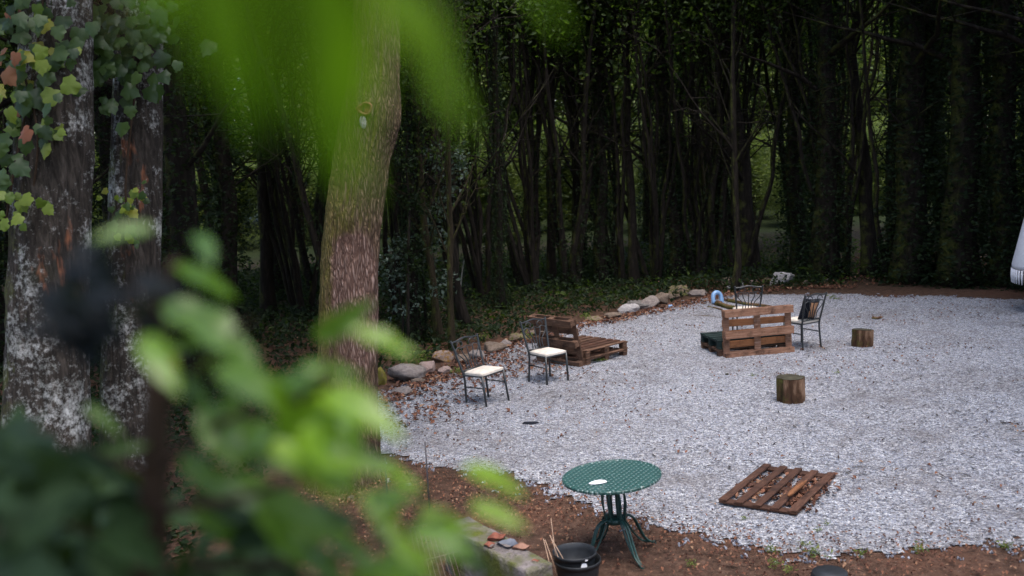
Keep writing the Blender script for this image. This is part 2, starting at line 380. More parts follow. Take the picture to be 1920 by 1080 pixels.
gx, gy = axis(-14, 16, .16, 700), axis(-2, 30, .16, 900)
X, Y = np.meshgrid(gx, gy); Z = terrain(X, Y)
ny, nx = X.shape; i0 = (np.arange(ny-1)[:, None]*nx+np.arange(nx-1)[None]).ravel()
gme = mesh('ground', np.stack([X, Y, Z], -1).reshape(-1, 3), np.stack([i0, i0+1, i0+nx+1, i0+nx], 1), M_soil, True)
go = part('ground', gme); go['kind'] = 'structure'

st = .06
gx, gy = np.arange(-3.2, 15, st), np.arange(7.4, 24.5, st); X, Y = np.meshgrid(gx, gy)
cx, cy = X[:-1, :-1]+st/2, Y[:-1, :-1]+st/2
q = np.stack([cx, cy, cx*0], -1); wob = np.stack([fbm(q*1.3, 3)*.17+vn(q*7)*.12, fbm(q*1.3+9, 3)*.17+vn(q*7+4)*.12], -1)
rw = np.random.default_rng(8)
keep = inpoly(np.stack([cx, cy], -1)+wob, EDGE)
cen_ = np.array([4.0, 14.0]); pin = np.stack([cx, cy], -1)
keep_st = inpoly(pin+wob+rw.normal(0, .13, pin.shape), EDGE)
ny, nx = X.shape; i0 = (np.arange(ny-1)[:, None]*nx+np.arange(nx-1)[None]); i0 = i0[keep]
i1 = (np.arange(ny-1)[:, None]*nx+np.arange(nx-1)[None])[keep_st]
Fs = np.stack([i1, i1+1, i1+nx+1, i1+nx], 1); us, inv = np.unique(Fs, return_inverse=True); Fs = inv.reshape(-1, 4)
Vs = np.stack([X.ravel()[us], Y.ravel()[us], terrain(X.ravel()[us], Y.ravel()[us])+.009], 1)
Fq = np.stack([i0, i0+1, i0+nx+1, i0+nx], 1); used, inv = np.unique(Fq, return_inverse=True); Fq = inv.reshape(-1, 4)
V = np.stack([X.ravel()[used], Y.ravel()[used], terrain(X.ravel()[used], Y.ravel()[used])+.014], 1)
grav = part('gravel_yard', mesh('gravel_yard', V, Fq, M_bed, True)); grav['kind'] = 'structure'

# loose stones of the gravel: instanced real stones on a copy of the same sheet
gs = part('gravel', mesh('gravel_stones', Vs, Fs, M_stone_g)); gs['kind'] = 'stuff'
tag(gs, 'loose pale grey crushed stone covering the yard', 'gravel')
ng = bpy.data.node_groups.new('scatter_stones', 'GeometryNodeTree')
ng.interface.new_socket('Geometry', in_out='INPUT', socket_type='NodeSocketGeometry'); ng.interface.new_socket('Geometry', in_out='OUTPUT', socket_type='NodeSocketGeometry')
N = ng.nodes; gi = N.new('NodeGroupInput'); gout = N.new('NodeGroupOutput')
dp = N.new('GeometryNodeDistributePointsOnFaces'); dp.inputs['Density'].default_value = 1350
ic = N.new('GeometryNodeMeshIcoSphere'); ic.inputs['Radius'].default_value = 1; ic.inputs['Subdivisions'].default_value = 1
sm = N.new('GeometryNodeSetMaterial'); sm.inputs['Material'].default_value = M_stone_g
ip = N.new('GeometryNodeInstanceOnPoints')
rr = N.new('FunctionNodeRandomValue'); rr.data_type = 'FLOAT_VECTOR'; rr.inputs[0].default_value = (0, 0, 0); rr.inputs[1].default_value = (6.28, 6.28, 6.28)
rs = N.new('FunctionNodeRandomValue'); rs.data_type = 'FLOAT_VECTOR'; rs.inputs[0].default_value = (.007, .006, .004); rs.inputs[1].default_value = (.019, .016, .011)
rs.inputs['Seed'].default_value = 5
L = ng.links.new
L(gi.outputs[0], dp.inputs['Mesh']); L(dp.outputs['Points'], ip.inputs['Points']); L(ic.outputs['Mesh'], sm.inputs['Geometry']); L(sm.outputs[0], ip.inputs['Instance'])
L(rr.outputs[0], ip.inputs['Rotation']); L(rs.outputs[0], ip.inputs['Scale']); L(ip.outputs[0], gout.inputs[0])
gs.modifiers.new('scatter', 'NODES').node_group = ng

# ------------------------------------------------------------------ trees
def grow(seed, h, r0, lean=(0, 0), fork=None, nb=16, z0=3.0, stems=1, up=.45, blen=3.2):
    """trunk stems, boughs and the points where leaves sit"""
    rng = np.random.default_rng(seed); stem_tubes = []; bough = MB(); tips = []; paths = []
    for s in range(stems):
        a = rng.uniform(0, 6.28); sp = 0 if stems == 1 else rng.uniform(.04, .13+.02*stems)
        base = np.array([math.cos(a), math.sin(a), 0])*(0 if stems == 1 else r0*1.4)
        n = 14; zz = np.linspace(-.15, h*rng.uniform(.85, 1.05), n)
        px = base[0]+zz*(lean[0]+math.cos(a)*sp)+np.cumsum(rng.normal(0, .07, n)); py = base[1]+zz*(lean[1]+math.sin(a)*sp)+np.cumsum(rng.normal(0, .07, n))
        px -= px[0]-base[0]; py -= py[0]-base[1]
        P = np.stack([px, py, zz], 1); R = r0*(1-.8*np.linspace(0, 1, n)**1.1); R[0] *= 1.5; R[1] *= 1.1
        stem_tubes.append((curve(P, 30), np.interp(np.linspace(0, 1, 30), np.linspace(0, 1, n), R)))
        paths.append((P, R))
        for b in range(nb):
            q = rng.uniform(z0/h, .95)**.9; k = min(n-2, int(q*(n-1))); o = P[k]+(P[k+1]-P[k])*rng.uniform(); rr_ = R[k]*rng.uniform(.25, .5)
            az = rng.uniform(0, 6.28); L_ = blen*rng.uniform(.5, 1.1)*(1.15-q*.6); e = rng.uniform(up, up+.7)
            d = np.array([math.cos(az)*math.cos(e), math.sin(az)*math.cos(e), math.sin(e)])
            m = 7; pts = [o]
            for i in range(m):
                d = d+rng.normal(0, .13, 3)+[0, 0, .06]; d /= np.linalg.norm(d); pts.append(pts[-1]+d*L_/m)
            pts = np.array(pts); bough.add(*tube(pts, np.linspace(rr_, .008, m+1), 5, False))
            for i in range(2, m+1):
                tips.append(pts[i])
                if rng.uniform() < .75:
                    d2 = d*.4+rng.normal(0, .7, 3); d2[2] = abs(d2[2])*.5; d2 /= np.linalg.norm(d2); l2 = L_*rng.uniform(.2, .45)
                    p2 = np.array([pts[i], pts[i]+d2*l2*.5+rng.normal(0, .05, 3), pts[i]+d2*l2]); bough.add(*tube(p2, [.016, .011, .005], 4, False))
                    tips += [p2[1], p2[2], p2[2]]
    return stem_tubes, bough, np.array(tips), paths

def tree_proto(name, label, cat, group, seed, h, r0, bark, leafm, nleaf, lsize, ivy=0, ivyh=7, crown_z=0, stems=1, nb=16, z0=3.0, lean=(0, 0), up=.45, blen=3.2, spread=.45, ivyr=.16):
    rng = np.random.default_rng(seed+1000)
    root = thing(name, label, cat, (0, 0, 0), 0, group)
    st_, bough, tips, paths = grow(seed, h, r0, lean, None, nb, z0, stems, up, blen)
    for P, R in st_:
        v, f = tube(P, R, 10)
        part('trunk', mesh('trunk', v+.02*fbm(v*6)[:, None]*np.array([1, 1, 0]), f, bark, True), root)
    part('boughs', bough.mesh('boughs', bark, True), root)
    tp = tips[tips[:, 2] > crown_z] if crown_z else tips
    c = tp[rng.integers(0, len(tp), nleaf)]+rng.normal(0, spread, (nleaf, 3))
    c = c[c[:, 2] > .1]
    v, f, r = leaves(c, lsize, rng); part('crown', mesh('crown', v, f, leafm, False, r), root)
    if ivy:
        cs = []
        for P, R in paths:
            n = ivy//len(paths); z = rng.uniform(0, 1, n)**1.25*ivyh; x = np.interp(z, P[:, 2], P[:, 0]); y = np.interp(z, P[:, 2], P[:, 1]); rr_ = np.interp(z, P[:, 2], R)
            a = rng.uniform(0, 6.28, n); lump = .6+.8*(.5+.5*vn(np.stack([np.cos(a)*1.5, np.sin(a)*1.5, z*1.3+seed], 1)))
            R2 = rr_+ivyr*lump*rng.uniform(.2, 1, n)*(1-.6*(z/ivyh)**3); cs.append(np.stack([x+np.cos(a)*R2, y+np.sin(a)*R2, z], 1))
        v, f, r = leaves(np.concatenate(cs), .095, rng, up=.3); part('ivy', mesh('ivy', v, f, M_leaf_ivy, False, r), root)
    return root

G_F = 'trees of the dark wood round the yard'
PROTO = {
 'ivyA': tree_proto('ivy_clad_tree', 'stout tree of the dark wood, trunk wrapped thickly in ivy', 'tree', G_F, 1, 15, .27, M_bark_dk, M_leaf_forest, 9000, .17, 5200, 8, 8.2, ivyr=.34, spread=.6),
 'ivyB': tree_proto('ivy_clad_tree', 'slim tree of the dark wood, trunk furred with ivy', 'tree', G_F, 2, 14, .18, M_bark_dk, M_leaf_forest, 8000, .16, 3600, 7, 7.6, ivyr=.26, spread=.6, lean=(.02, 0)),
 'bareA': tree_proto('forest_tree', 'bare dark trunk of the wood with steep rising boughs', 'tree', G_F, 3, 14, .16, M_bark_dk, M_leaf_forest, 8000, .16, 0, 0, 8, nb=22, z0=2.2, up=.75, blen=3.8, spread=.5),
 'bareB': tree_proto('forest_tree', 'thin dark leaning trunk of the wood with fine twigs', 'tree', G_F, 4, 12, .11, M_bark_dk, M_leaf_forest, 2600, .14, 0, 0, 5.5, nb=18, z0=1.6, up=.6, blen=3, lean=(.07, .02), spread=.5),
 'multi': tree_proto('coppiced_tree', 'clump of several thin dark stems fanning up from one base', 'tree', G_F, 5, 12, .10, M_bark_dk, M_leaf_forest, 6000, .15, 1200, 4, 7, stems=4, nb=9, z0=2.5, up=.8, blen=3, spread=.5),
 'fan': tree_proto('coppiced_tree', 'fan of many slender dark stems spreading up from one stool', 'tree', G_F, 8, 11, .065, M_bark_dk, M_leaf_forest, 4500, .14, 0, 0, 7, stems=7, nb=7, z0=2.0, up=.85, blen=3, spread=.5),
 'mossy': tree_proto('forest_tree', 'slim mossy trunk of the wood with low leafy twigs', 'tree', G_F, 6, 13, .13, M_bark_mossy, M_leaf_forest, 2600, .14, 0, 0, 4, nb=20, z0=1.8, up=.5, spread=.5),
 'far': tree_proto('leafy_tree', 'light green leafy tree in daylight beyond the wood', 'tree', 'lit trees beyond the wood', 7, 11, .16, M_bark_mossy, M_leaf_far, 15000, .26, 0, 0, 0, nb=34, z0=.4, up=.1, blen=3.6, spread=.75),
}
FIRST = {k: True for k in PROTO}; LAB = {k: o['label'] for k, o in PROTO.items()}
def plant(kind, x, y, s=1.0, rz=0.0, label=None, sxy=1.0, tilt=(0, 0)):
    if FIRST[kind]: o = PROTO[kind]; FIRST[kind] = False
    else: o = copy_tree(PROTO[kind])
    o.location = (x, y, T(x, y)-.03); o.rotation_euler = (tilt[0], tilt[1], rz); o.scale = (s*sxy, s*sxy, s)
    o['label'] = label or LAB[kind]
    return o
rng = np.random.default_rng(42)
taken = []
def free(x, y, d): return all((x-a)**2+(y-b)**2 > d*d for a, b in taken)
def plant_px(kind, px, py, s=1.0, sxy=1.0, tilt=(0, 0), label=None):
    p = at(px, py); taken.append((p[0], p[1])); return plant(kind, p[0], p[1], s, random.uniform(0, 6.28), label, sxy, tilt)
FRONT = [('ivyA', 1700, 528, 1.1, 1.25), ('ivyA', 1545, 524, 1.0, 1.1), ('ivyB', 1498, 515, 1, 1.2), ('bareA', 1408, 515, 1.1, 1.3), ('multi', 1330, 520, 1, 1), ('ivyB', 1262, 522, 1, 1.1),
 ('ivyA', 1800, 532, 1.1, 1.3), ('ivyA', 1880, 534, 1, 1.2), ('bareA', 1632, 520, 1, 1.2), ('ivyB', 1760, 524, 1, 1), ('ivyA', 1960, 540, 1.1, 1.2), ('ivyA', 2040, 552, 1.1, 1.3), ('ivyA', 2120, 565, 1.1, 1.3),
 ('bareA', 1190, 530, 1, .8), ('ivyB', 1130, 532, 1, .9), ('bareB', 1090, 528, 1, 1.1), ('bareA', 1035, 532, 1, .75), ('ivyB', 945, 580, 1, .5), ('multi', 985, 540, 1, .9),
 ('mossy', 825, 640, .85, .75), ('mossy', 848, 655, .8, .6), ('ivyB', 785, 640, .9, .75), ('bareB', 890, 540, 1, 1), ('multi', 1070, 540, .9, 1),
 ('fan', 1165, 528, 1, 1), ('fan', 1005, 545, 1, 1), ('fan', 905, 560, 1, 1), ('fan', 1385, 518, 1, 1.1), ('fan', 1580, 520, 1, 1.1), ('fan', 1300, 520, 1, 1), ('fan', 745, 600, 1, 1), ('fan', 1225, 526, 1, 1), ('fan', 1660, 522, 1, 1), ('fan', 575, 600, 1, 1),
 ('ivyA', 375, 720, 1.0, 1.0), ('ivyB', 440, 640, 1.0, 1.1), ('bareA', 505, 600, 1, 1), ('mossy', 560, 590, 1, 1), ('ivyB', 520, 560, 1, 1), ('multi', 600, 560, 1, 1), ('bareA', 330, 640, 1, 1.2), ('ivyA', 240, 660, 1.1, 1.2), ('ivyA', 130, 640, 1, 1.2), ('ivyA', -20, 700, 1, 1.3), ('ivyA', -160, 760, 1, 1.3)]
TL = {1700: 'very dark ivy-wrapped tree, thickest of those right of the big pale boulder', 1545: 'dark ivy-wrapped tree just right of the big pale boulder', 1498: 'slim ivy-furred tree directly behind the big pale boulder',
 1408: 'tall bare trunk with steep boughs behind the small pink stone', 1330: 'clump of thin stems fanning up behind the blue pipe bend', 1262: 'slim ivy-furred tree behind the sloping brown stone of the far row',
 1190: 'bare trunk rising behind the whitish cracked stone', 1035: 'bare dark trunk rising behind the brown pallet seat', 945: 'thin ivy-furred trunk behind the chair that fronts the leaning pallet',
 825: 'mossy thin trunk behind the orange-mossed stone, the straighter of two', 848: 'mossy thin trunk touching its twin behind the orange-mossed stone', 785: 'ivy-furred slim tree between the big rough-barked tree and the mossy pair',
 375: 'stout ivy-wrapped tree just right of the lichen trunks', 440: 'slim ivy-furred tree between the lichen trunks and the big rough-barked tree', 1960: 'stout ivy-wrapped tree behind the white hammock'}
for k, px, py, s, sxy in FRONT: plant_px(k, px, py, s, sxy, label=TL.get(px))
cnt = 0
KINDS = ['ivyB', 'bareA', 'bareB', 'multi', 'mossy', 'fan', 'bareB', 'multi', 'fan']
for _ in range(4000):
    if cnt >= 70: break
    y = rng.uniform(18, 38); x = rng.uniform(-.62*y-3, .60*y+3)
    xe = np.interp(y, [12, 16, 18.5, 20.5, 22.5, 23.5, 25.5], [-3.5, -2.8, -.8, .6, 3.2, 4, 99])
    if y < 25.5 and x > xe-1.2: continue
    pxx = 960+F*x/y/1.0+28   # keep a few long views through the wood open
    if any(a < pxx < b for a, b in ((1430, 1482), (1415, 1540 if y < 33 else 1415), (1120, 1240 if y < 27 else 1120), (1265, 1292), (1640, 1690), (545, 600), (1085, 1105), (880, 900))): continue
    if not free(x, y, 1.35): continue
    taken.append((x, y)); cnt += 1; plant(KINDS[int(rng.integers(len(KINDS)))], x, y, rng.uniform(.85, 1.2), rng.uniform(0, 6.28), None, rng.uniform(.7, 1.0), (rng.normal(0, .07), rng.normal(0, .07)))
for row, (y, st_) in enumerate(((54, 4.0), (60, 4.6), (68, 5))):
    x = -.58*y
    while x < .58*y:
        plant('far', x+rng.uniform(-1, 1), y+rng.uniform(-1.5, 1.5), rng.uniform(.8, 1.15)*(1+.25*row), rng.uniform(0, 6.28)); x += st_
bxs = -27.0
while bxs < 28:
    plant('far', bxs+rng.uniform(-.6, .6), rng.uniform(41.5, 47), rng.uniform(.26, .42), rng.uniform(0, 6.28), 'low light green bush at the far side of the wood', 1.5); bxs += 1.9
# wood standing to the right of the yard
for x, y in ((11.5, 17.5), (12.8, 14.5), (13.4, 20), (14.5, 12), (12.2, 22.5), (15.5, 17), (16, 21)):
    plant('ivyA', x, y, rng.uniform(1, 1.2), rng.uniform(0, 6.28), None, 1.2)
# unseen trees added beside and behind the viewpoint to darken the trunks
for x, y in ((10.5, 9), (12, 5.5), (10, 2), (12.5, -2), (9, -6.5), (4.5, -9.5), (0, -11), (-5, -10), (-9, -6), (-11, -1), (-10.5, 4), (-12, 9), (14, 8.5), (7, -11)):
    plant('ivyA', x, y, rng.uniform(.95, 1.1), rng.uniform(0, 6.28), 'unseen stout ivy-wrapped tree added for shade beside or behind the view', 1.2)

# the big rough-barked tree and the lichen-covered pair on the left: modelled bark
def big_trunk(root, ctrl, rads, mat, seed, nseg=260, nr=96, furrow=.022, kf=11, zf=.9, knots=()):
    P = curve(ctrl, nseg); R = np.interp(np.linspace(0, 1, nseg), np.linspace(0, 1, len(rads)), rads)
    v, f = tube(P, R, nr)
    a = np.tile(np.arange(nr)*2*math.pi/nr, nseg); s = np.repeat(P[:, 2], nr); c = np.repeat(P, nr, 0); d = v-c; d /= np.linalg.norm(d, axis=1)[:, None]
    q = np.stack([np.cos(a)*kf/2, np.sin(a)*kf/2, s*zf+seed], 1); q[:, :2] += .5*np.stack([vn(q*.7+3), vn(q*.7+8)], 1)
    ridge = 1-np.abs(vn(q))*2.2; ridge2 = 1-np.abs(vn(q*2.1+4))*2
    big = fbm(np.stack([np.cos(a)*1.2, np.sin(a)*1.2, s*.8+seed], 1), 3)
    disp = furrow*ridge+furrow*.5*ridge2+.035*big*np.repeat(R, nr)/.3
    for kp, kr, kh in knots:
        dd = np.linalg.norm(v-np.array(kp), axis=1); disp += kh*np.exp(-(dd/kr)**2)
    v = v+d*disp[:, None]
    return part('trunk', mesh('trunk', v, f, mat, True), root)
def crown_for(root, center, rads, nb, nleaf, seed, start, leafm=M_leaf_forest, bark=M_bark_dk, lsz=.16):
    r = np.random.default_rng(seed); b = MB(); tips = []
    for i in range(nb):
        d = r.normal(size=3); d /= np.linalg.norm(d); e = np.array(center)+d*np.array(rads)*r.uniform(.6, 1); s = np.array(start)+r.uniform(-.1, .1, 3)
        mid = (s+e)/2+r.normal(0, .3, 3); P = curve([s, mid, e], 10); b.add(*tube(P, np.linspace(.09, .012, 10), 6, False)); tips += list(P[5:])
    part('boughs', b.mesh('boughs', bark, True), root); tips = np.array(tips)
    c = tips[r.integers(0, len(tips), nleaf)]+r.normal(0, .7, (nleaf, 3)); v, f, rr_ = leaves(c, lsz, r); part('crown', mesh('crown', v, f, leafm, False, rr_), root)

bt = at(657, 905); bt[2] = T(bt[0], bt[1]); dz = bt[1]
main = thing('broadleaf_tree', 'thick rough-barked tree with orange branch scar at the gravel edge', 'tree', bt)
def loc_at(px, py): return deep(px, py, np.dot(bt-[0, 0, CAMH], -CM[:, 2]))-bt
ct = [loc_at(644, 930), loc_at(646, 880), loc_at(649, 700), loc_at(657, 500), loc_at(675, 330), loc_at(693, 210), loc_at(700, 100), loc_at(704, 0), loc_at(716, -300), loc_at(735, -700), loc_at(750, -1100)]
big_trunk(main, ct, [.42, .35, .31, .295, .29, .30, .26, .235, .21, .15, .08], M_bark_main, 3.0, nseg=340, nr=150, furrow=.019, kf=24, zf=2.2, knots=((loc_at(735, 225)+np.array([0, -.15, 0]), .2, .045), (loc_at(690, 205)+np.array([0, -.3, 0]), .12, .035)))
crown_for(main, loc_at(760, -900)+np.array([-1, 1.5, 0]), (2.6, 2.6, 2.0), 26, 9000, 5, loc_at(722, -520), bark=M_bark_main)
# branch scar: raised ring, sunken heart, white streak below
sc_c = loc_at(691, 207)+np.array([0, -.375, 0])
tl = np.linspace(0, 2*math.pi, 22); ring = np.stack([.078*np.cos(tl)*(1+.15*np.sin(tl*3)), 0*tl-.012*np.cos(tl), .055*np.sin(tl)+.016*np.sin(tl*2)], 1)
scar = part('branch_scar', mesh('branch_scar', *tube(ring[:-1].tolist()+[ring[0].tolist()], .014, 7, False), M_scar, True), main, Matrix.Translation(Vector(sc_c.tolist())))
v, f = lathe([(.078, 0), (.05, .006), (.02, .010), (0.001, .009)], 18); v = np.stack([v[:, 0], v[:, 2]*.5-.004, v[:, 1]*.75], 1)
part('heartwood', mesh('heartwood', v, f, plain('dark_orange_heartwood', (.14, .05, .03), .9, .2, .5, 20, .5), True), scar)
sk = mesh('lichen_streak', *lathe([(.05, 0), (.045, .012), (.02, .016), (.001, .015)], 16), R_pale, True); part('lichen_streak', sk, scar, Matrix.Translation((-.02, .015, -.14)) @ Matrix.Rotation(rad(90), 4, 'X') @ Matrix.Diagonal((.8, 1.5, 1, 1)))

lichen = []
for px, w_, d_, lab, tops in ((88, .33, 9.2, 'stout trunk spotted with white lichen and orange bark, yellowing vine on it', 105), (243, .25, 10.2, 'lichen-spotted trunk flaring at the foot, right beside the stouter lichen trunk', 262)):
    g = deep(px, 1000, d_); b0 = np.array([g[0], g[1], 0]); b0[2] = T(b0[0], b0[1])
    o = thing('lichen_tree', lab, 'tree', b0, 0, 'lichen trees beside the shrub')
    lc = lambda x, y: deep(x, y, d_)-b0
    c_ = [lc(px-12, 1060), lc(px-6, 950), lc(px, 800), lc(px+1, 600), lc((px+tops)/2, 350), lc(tops, 0), lc(tops+10, -400), lc(tops+20, -900)]
    big_trunk(o, c_, [w_*1.5, w_*1.25, w_*1.05, w_, w_*.95, w_*.9, w_*.75, w_*.3], M_bark_lichen, px*.1, furrow=.014, kf=13, zf=1.5)
    crown_for(o, lc(tops, -800)+np.array([-1, 0, 0]), (3.2, 3.2, 2.2), 26, 9000, int(px), lc(tops+10, -420))
    lichen.append((o, d_))

# ------------------------------------------------------------------ lobed vine leaves on the lichen trunks
def lobed(name, mat, seed, L=1.0):
    a = [(0, .04), (.16, -.05), (.38, .0), (.40, .16), (.50, .40), (.42, .50), (.34, .56), (.26, .74), (.12, .82), (0, 1.0)]
    pts = a+[(-x, y) for x, y in a[-2:0:-1]]; r = random.Random(seed)
    v = [(0, .4, .05)]+[(x*L*r.uniform(.9, 1.1), y*L, -.22*x*x+.06*r.uniform(-1, 1)-.12*y*y) for x, y in pts]
    n = len(pts); return mesh(name, v, [(0, 1+i, 1+(i+1) % n) for i in range(n)], mat, True)
LOB = {m: [lobed('lobed_leaf', mm, s) for s in range(3)] for m, mm in (('y', M_vine_y), ('g', M_vine_g), ('r', M_vine_r))}
def vine(label, clusters, depth, wid, stems):
    o0 = deep(*stems[0][0], depth); root = thing('climbing_vine', label, 'vine', o0)
    for s in stems: part('stem', mesh('stem', *tube(curve([deep(x, y, depth+random.uniform(-.05, .05))-o0 for x, y in s], 16), [.012]*16, 5), M_twig, True), root)
    for cx_, cy_, sx_, sy_, n, kinds, size in clusters:
        for i in range(int(n*1.7)):
            x, y = cx_+random.gauss(0, sx_), cy_+random.gauss(0, sy_); p = deep(x, y, depth-random.uniform(-.1, .3))-o0
            ang = random.gauss(math.pi, .7); s = size*random.uniform(.45, 1.05)
            yv = Vector((math.sin(ang), random.uniform(-.5, .1), math.cos(ang))).normalized(); nv = Vector((random.gauss(0, .4), -1, random.uniform(.1, .9))); nv = (nv-yv*nv.dot(yv)).normalized(); xv = yv.cross(nv)
            M = frame(xv*s, yv*s, nv*s, p); part('leaf', random.choice(LOB[random.choice(kinds)]), root, M)
vine('vine with yellowing and reddening lobed leaves climbing the stouter lichen trunk', [(45, 160, 35, 45, 30, 'yyygggyr', .19), (90, 90, 40, 40, 14, 'gyg', .17), (85, 245, 14, 12, 6, 'gy', .2), (20, 300, 14, 20, 6, 'g', .18), (40, 375, 25, 18, 10, 'yyg', .14), (60, 20, 50, 30, 16, 'g', .18)], 8.85, .5, [[(10, 420), (30, 300), (60, 150), (80, 0), (90, -120)], [(60, 380), (70, 250), (40, 120)]])
vine('dark green lobed vine hanging over the slimmer lichen trunk', [(255, 85, 40, 40, 34, 'g', .19), (300, 40, 25, 30, 12, 'g', .17), (235, 375, 24, 16, 16, 'yg', .12), (245, 440, 18, 20, 6, 'yg', .10), (200, 140, 25, 40, 14, 'g', .18), (170, 40, 40, 30, 16, 'g', .19)], 9.8, .4, [[(250, 460), (235, 360), (250, 200), (270, 60), (280, -80)]])

# grey-green leafy saplings behind the big tree, dead pale branch
def sapling(name, label, px, py, h, leaves_px, n, mat, lsz, sig):
    b = at(px, py); b[2] = T(b[0], b[1]); dpt = float(np.dot(b-[0, 0, CAMH], -CM[:, 2])); r = np.random.default_rng(int(px))
    root = thing(name, label, 'sapling', b); P = [np.array([0, 0, -.05])]+[deep(x, y, dpt)-b for x, y in leaves_px]
    part('stem', mesh('stem', *tube(curve(P, 20), np.linspace(.035, .01, 20), 6), M_bark_dk, True), root)
    tw = MB(); cs = []
    for q_ in P[1:]:
        for k in range(7):
            e = q_+r.normal(0, sig, 3)*[1, .8, .8]; tw.add(*tube(np.array([q_, (q_+e)/2+[0, 0, .04], e]), [.009, .006, .003], 4, False)); cs += [e+r.normal(0, .09, 3) for _ in range(n//(7*len(P)))]
    part('twigs', tw.mesh('twigs', M_bark_dk, True), root); v, f, rr_ = leaves(np.array(cs), lsz, r, aspect=.6); part('foliage', mesh('foliage', v, f, mat, False, rr_), root)
sapling('holly_sapling', 'grey-green leafy sapling between the big tree and the mossy trunks', 800, 640, 3, [(795, 540), (790, 470), (810, 420), (830, 370), (835, 320), (830, 290)], 1500, M_leaf_grey, .10, .2)
sapling('leafy_sapling', 'low blue-green leafy sapling close behind the big tree trunk', 752, 650, 3, [(755, 590), (745, 530), (740, 500), (750, 470)], 700, M_leaf_grey, .09, .16)
sapling('leafy_sapling', 'tall dark leafy sapling right against the big tree trunk', 765, 660, 3, [(765, 480), (768, 380), (760, 300), (770, 230), (780, 150)], 1100, M_leaf_ivy, .10, .2)
b = at(868, 560); dpt = float(np.dot(b-[0, 0, CAMH], -CM[:, 2])); mb = MB()
db = part('dead_branch', None) if False else None
for pl, r0 in (([(862, 560), (868, 500), (880, 450), (888, 422)], .022), ([(872, 482), (895, 452), (915, 432)], .014), ([(880, 470), (900, 465), (918, 458)], .010)):
    mb.add(*tube(curve([deep(x, y, dpt)-b for x, y in pl], 10), np.linspace(r0, .005, 10), 5))
db = part('dead_branch', mb.mesh('dead_branch', M_twig_pale, True)); db.location = b.tolist(); tag(db, 'pale forked dead branch sticking up from the wood floor', 'branch')

# undergrowth
def cover(name, label, n, xr, yr, h, mat, size, seed, cond):
    r = np.random.default_rng(seed); x = r.uniform(*xr, n); y = r.uniform(*yr, n); k = cond(x, y); x, y = x[k], y[k]
    m = .5+.5*vn(np.stack([x*.7, y*.7, x*0+seed], 1)); z = terrain(x, y)+.03+h*m*r.uniform(0, 1, len(x))**1.3
    v, f, rr_ = leaves(np.stack([x, y, z], 1), size, r, up=1.0); o = part(name, mesh(name, v, f, mat, False, rr_)); o['kind'] = 'stuff'; tag(o, label, 'ground cover'); return o
def outside(x, y, m=.5):
    xe = np.interp(y, [8, 12, 15.5, 16.6, 18.5, 20.5, 21.2, 22.5, 23.4, 24.2], [-2.2, -2.6, -2.5, -1.5, -.3, 1.3, 2.2, 3.9, 4.6, 99]); return x < xe-m
cover('ivy_ground_cover', 'dark ivy and fern cover on the wood floor', 70000, (-14, 8), (14.5, 34), .5, M_leaf_ivy, .11, 11, lambda x, y: outside(x, y, .3) & ((y > 15) | (x < -3)))
cover('bramble_ground_cover', 'dim green brambles under the trees of the wood', 12000, (-12, 12), (19, 36), .7, M_leaf_forest, .12, 12, lambda x, y: outside(x, y, 1.4))
cover('low_green_cover', 'low dark greenery on the ground left of the big tree', 14000, (-9, -2.6), (7, 15), .5, M_leaf_ivy, .09, 13, lambda x, y: (x < -2.9))

# dead leaves
def litter(name, label, pts, seed, size=.07):
    r = np.random.default_rng(seed); z = terrain(pts[:, 0], pts[:, 1])+.035; n = len(pts)
    v, f, rr_ = leaves(np.column_stack([pts, z]), size, r, up=2.5, fold=.6, aspect=.6); v[:, 2] = np.maximum(v[:, 2], np.repeat(z, 4)-.012)
    o = part(name, mesh(name, v, f, M_leaf_litter, False, rr_)); o['kind'] = 'stuff'; tag(o, label, 'leaf litter')
r = np.random.default_rng(77)
def near_line(line, n, sig):
    L_ = np.array([at(*p)[:2] for p in line]); k = r.uniform(0, len(L_)-1.001, n); i = k.astype(int); t = (k-i)[:, None]; return L_[i]*(1-t)+L_[i+1]*t+r.normal(0, sig, (n, 2))
litter('leaf_litter', 'brown dead leaves gathered along the stone border', np.concatenate([near_line([(720, 760), (780, 725), (860, 695), (960, 655), (1090, 612), (1180, 595), (1260, 578), (1340, 560), (1430, 545), (1600, 540)], 2300, .2), near_line([(730, 800), (820, 740), (930, 690), (1000, 690)], 700, .5)]), 1, .08)
litter('leaf_litter', 'brown leaf crumbs strewn over bare soil before the gravel', np.concatenate([near_line([(600, 950), (760, 900), (1000, 950), (1230, 1010), (1500, 1065), (1900, 1040)], 3600, .4), near_line([(560, 1000), (900, 990)], 1500, .6)]), 2, .035)
gpt = np.column_stack([r.uniform(-2.5, 11, 4200), r.uniform(8, 23, 4200)]); gpt = gpt[inpoly(gpt, EDGE)]
gpt = gpt[(vn(np.column_stack([gpt*.8, gpt[:, 0]*0])) > .18)]
litter('leaf_litter', 'single dead leaves and dark scraps lying about on the gravel', gpt, 3, .05)
tq = np.column_stack([r.uniform(-2.5, 11, 2600), r.uniform(8.3, 23, 2600)]); tq = tq[inpoly(tq, EDGE)]; tq = tq[vn(np.column_stack([tq*.55+7, tq[:, 0]*0])) > .12]
r9 = np.random.default_rng(9); v, f, rr_ = leaves(np.column_stack([tq, terrain(tq[:, 0], tq[:, 1])+.032]), .15, r9, up=3, aspect=.13); zz = np.repeat(terrain(tq[:, 0], tq[:, 1])+.03, 4); v[:, 2] = zz+(v[:, 2]-zz)*.15
